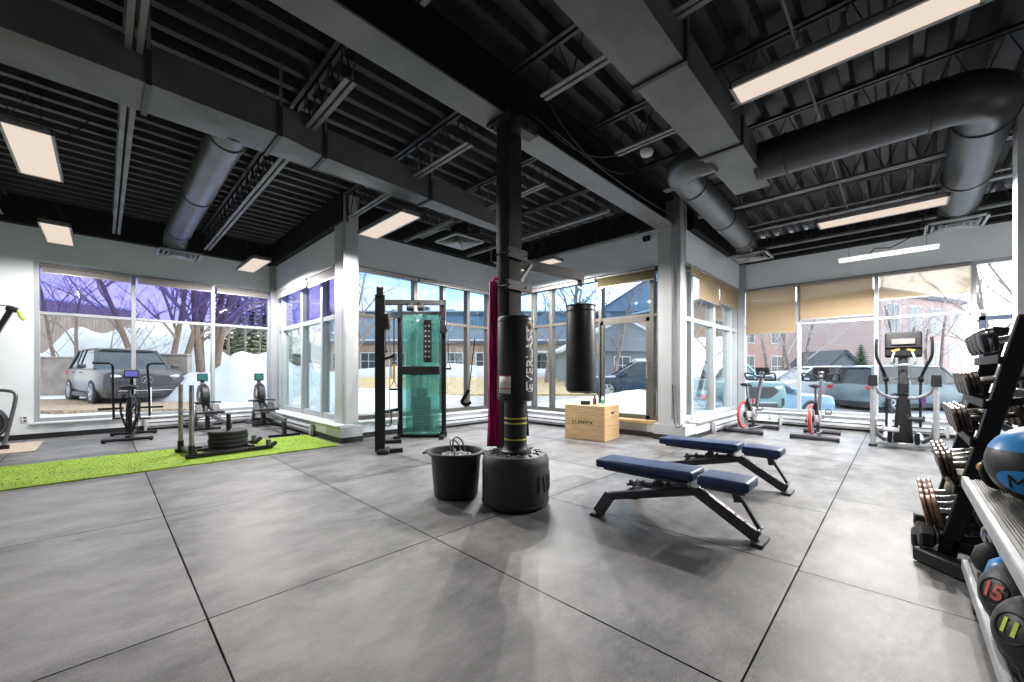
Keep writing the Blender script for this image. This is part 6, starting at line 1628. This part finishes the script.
m = MB(); m.b2((-13.2, .2, 7.3), (13.2, 2.4, 7.45), .05); m.build('upper_snow', M_SNOW, B1)
building('small house with a snowy gable roof behind the dark navy car', W(622, 27, -.1), RZV + .05, 7.5, 6, 2.6, M_GREYSD, M_SNOW, 3, 1, (1.0, 1.1), 1.1, gable=2.2)
building('blue-grey house with snow on its roof seen above the glass door', W(648, 39, -.1), RZV, 9, 8, 7.1, M_BLUESD, M_SLATE, 4, 2, (1.1, 1.3), 1.4, gable=3.2)
building('red brick building left of the first spin bike', W(748, 30, -.4), RZV + .35, 9, 8, 6.3, M_BRICK, M_SLATE, 3, 2, (1.1, 1.5), 1.2)
building('dark gabled hut behind the second spin bike', W(838, 24, -.5), RZV + .1, 1.9, 2.0, 1.65, M_GREYSD, M_SLATE, 1, 1, (.8, .8), .5, gable=1.15, name='hut')
building('pale red brick building with a big window right of the elliptical', W(925, 33, -.1), RZV + .4, 13, 9, 7.2, M_BRICKP, M_SLATE, 4, 2, (1.8, 2.1), 1.6)
building('red brick building far behind the frosted trees', W(845, 45, -.1), RZV + .3, 13, 9, 7.4, M_BRICKP, M_SLATE, 4, 2, (1.3, 1.7), 1.6)
building('low pale house beyond the narrow left return window', W(288, 44, -.1), RZV, 10, 7, 3.4, M_GREYSD, M_SNOW, 3, 1, (1.1, 1.2), 1.2, gable=2.0)
# wheelie bins
for i, (px, d) in enumerate(((842, 18.4), (850, 19.2))):
    r = thing('wheeled_bin', 'dark wheeled bin at the curb, %s beside the big grey-teal car' % ['left one of the pair', 'right one of the pair'][i], 'bin', W(px, d, -.35), RZV + .2)
    m = MB(); m.loft([[(-.24, -.26, .05), (.24, -.26, .05), (.24, .26, .05), (-.24, .26, .05)], [(-.30, -.34, 1.0), (.30, -.34, 1.0), (.30, .34, 1.0), (-.30, .34, 1.0)]]); m.build('body', pm('bin_plastic', (.07, .09, .10), .5), r)
    m = MB(); m.box((0, 0, 1.03), (.66, .74, .07), None, .03, 2); m.build('lid', MATS['bin_plastic'], r)
    m = MB()
    for s in (-1, 1): m.lathe([(0, -.03), (.10, -.03), (.10, .03), (0, .03)], c=(s * .25, .30, .08), axis=(1, 0, 0), seg=14)
    m.build('wheel', M_BLKR, r)
# thin white marker posts
for px, d, lb in ((151, 9.0, 'thin white marker post in front of the grey parked car'),):
    m = MB(); m.tube([(0, 0, 0), (0, 0, .62)], .012, 8); tag(m.build('marker_post', M_WHITE, loc=W(px, d, .14)), lb, 'post')
# ================================================================ LIGHT, SKY, CAMERA
w = bpy.data.worlds.new('sky'); S.world = w; w.use_nodes = True
t = w.node_tree; t.nodes.clear(); L = t.links
out = t.nodes.new('ShaderNodeOutputWorld'); bg = N(t, 'ShaderNodeBackground', Strength=SKY_STRENGTH)
tc = N(t, 'ShaderNodeTexCoord'); mp = N(t, 'ShaderNodeMapping'); mp.inputs['Scale'].default_value = (2.2, 2.2, 7.0); L.new(tc.outputs['Generated'], mp.inputs['Vector'])
nz = N(t, 'ShaderNodeTexNoise', Scale=1.6, Detail=6.0, Roughness=.6); L.new(mp.outputs[0], nz.inputs['Vector'])
rp = N(t, 'ShaderNodeValToRGB'); e = rp.color_ramp.elements
e[0].position = .40; e[0].color = (.38, .58, .86, 1); e[1].position = .56; e[1].color = (.93, .95, 1.0, 1)
L.new(nz.outputs['Fac'], rp.inputs[0])
sp = N(t, 'ShaderNodeSeparateXYZ'); L.new(tc.outputs['Generated'], sp.inputs[0])
hz = N(t, 'ShaderNodeMapRange'); hz.inputs['From Min'].default_value = 0.02; hz.inputs['From Max'].default_value = .22; hz.inputs['To Min'].default_value = 1; hz.inputs['To Max'].default_value = 0
L.new(sp.outputs['Z'], hz.inputs['Value'])
mx = N(t, 'ShaderNodeMix'); mx.data_type = 'RGBA'; mx.inputs['B'].default_value = (.95, .96, .97, 1)
L.new(hz.outputs['Result'], mx.inputs['Factor']); L.new(rp.outputs[0], mx.inputs['A']); # glow added to the overcast to brighten the view beyond the wide right window
vd = N(t, 'ShaderNodeVectorMath', operation='DOT_PRODUCT'); vd.inputs[1].default_value = V((.93, -.25, .28)).normalized(); L.new(tc.outputs['Generated'], vd.inputs[0])
gl = N(t, 'ShaderNodeMapRange'); gl.interpolation_type = 'SMOOTHSTEP'; gl.inputs['From Min'].default_value = .25; gl.inputs['From Max'].default_value = 1.0; gl.inputs['To Min'].default_value = SKY_STRENGTH; gl.inputs['To Max'].default_value = SKY_STRENGTH * 3.2
L.new(vd.outputs['Value'], gl.inputs['Value']); L.new(gl.outputs['Result'], bg.inputs['Strength'])
L.new(mx.outputs['Result'], bg.inputs['Color']); L.new(bg.outputs[0], out.inputs['Surface'])

# lamps in the ceiling fixtures
k = 0
OUTPUT = [.36, .75, 2.6, 1.8, .32, 4.2, 3.8, 8.0]      # relative output of each fixture
for (x, y, z, ly), wt_ in zip(LAMPS + [(8.15, .13, 2.85, 1.1)], OUTPUT):
    n = 3
    for i in range(n):
        li = bpy.data.lights.new('panel_lamp', 'SPOT'); li.energy = LAMP_W * wt_ / n; li.spot_size = math.radians(172); li.spot_blend = .35; li.shadow_soft_size = 0.02; li.color = (1.0, .96, .92)
        o = bpy.data.objects.new('panel_lamp', li); COL.objects.link(o); o.location = (x, y + (i - 1) * ly * .33, z - .012)
# camera
cam = bpy.data.cameras.new('camera'); cam.sensor_width = 36; cam.lens = 36 * FPX / 1024; cam.shift_y = 31 / 1024; cam.clip_end = 500; cam.clip_start = .02
co = bpy.data.objects.new('camera', cam); COL.objects.link(co); co.location = (0, 0, EYE); co.rotation_euler = (PI / 2, 0, ANG - PI / 2)
S.camera = co
S.view_settings.view_transform = 'Standard'; S.view_settings.look = 'None'; S.view_settings.gamma = 1.0; S.view_settings.use_curve_mapping = False
S.view_settings.exposure = EXPO
try:
    S.cycles.max_bounces = 8; S.cycles.transparent_max_bounces = 16; S.cycles.use_denoising = True; S.cycles.caustics_reflective = False; S.cycles.caustics_refractive = False; S.cycles.sample_clamp_indirect = 6
except Exception: pass
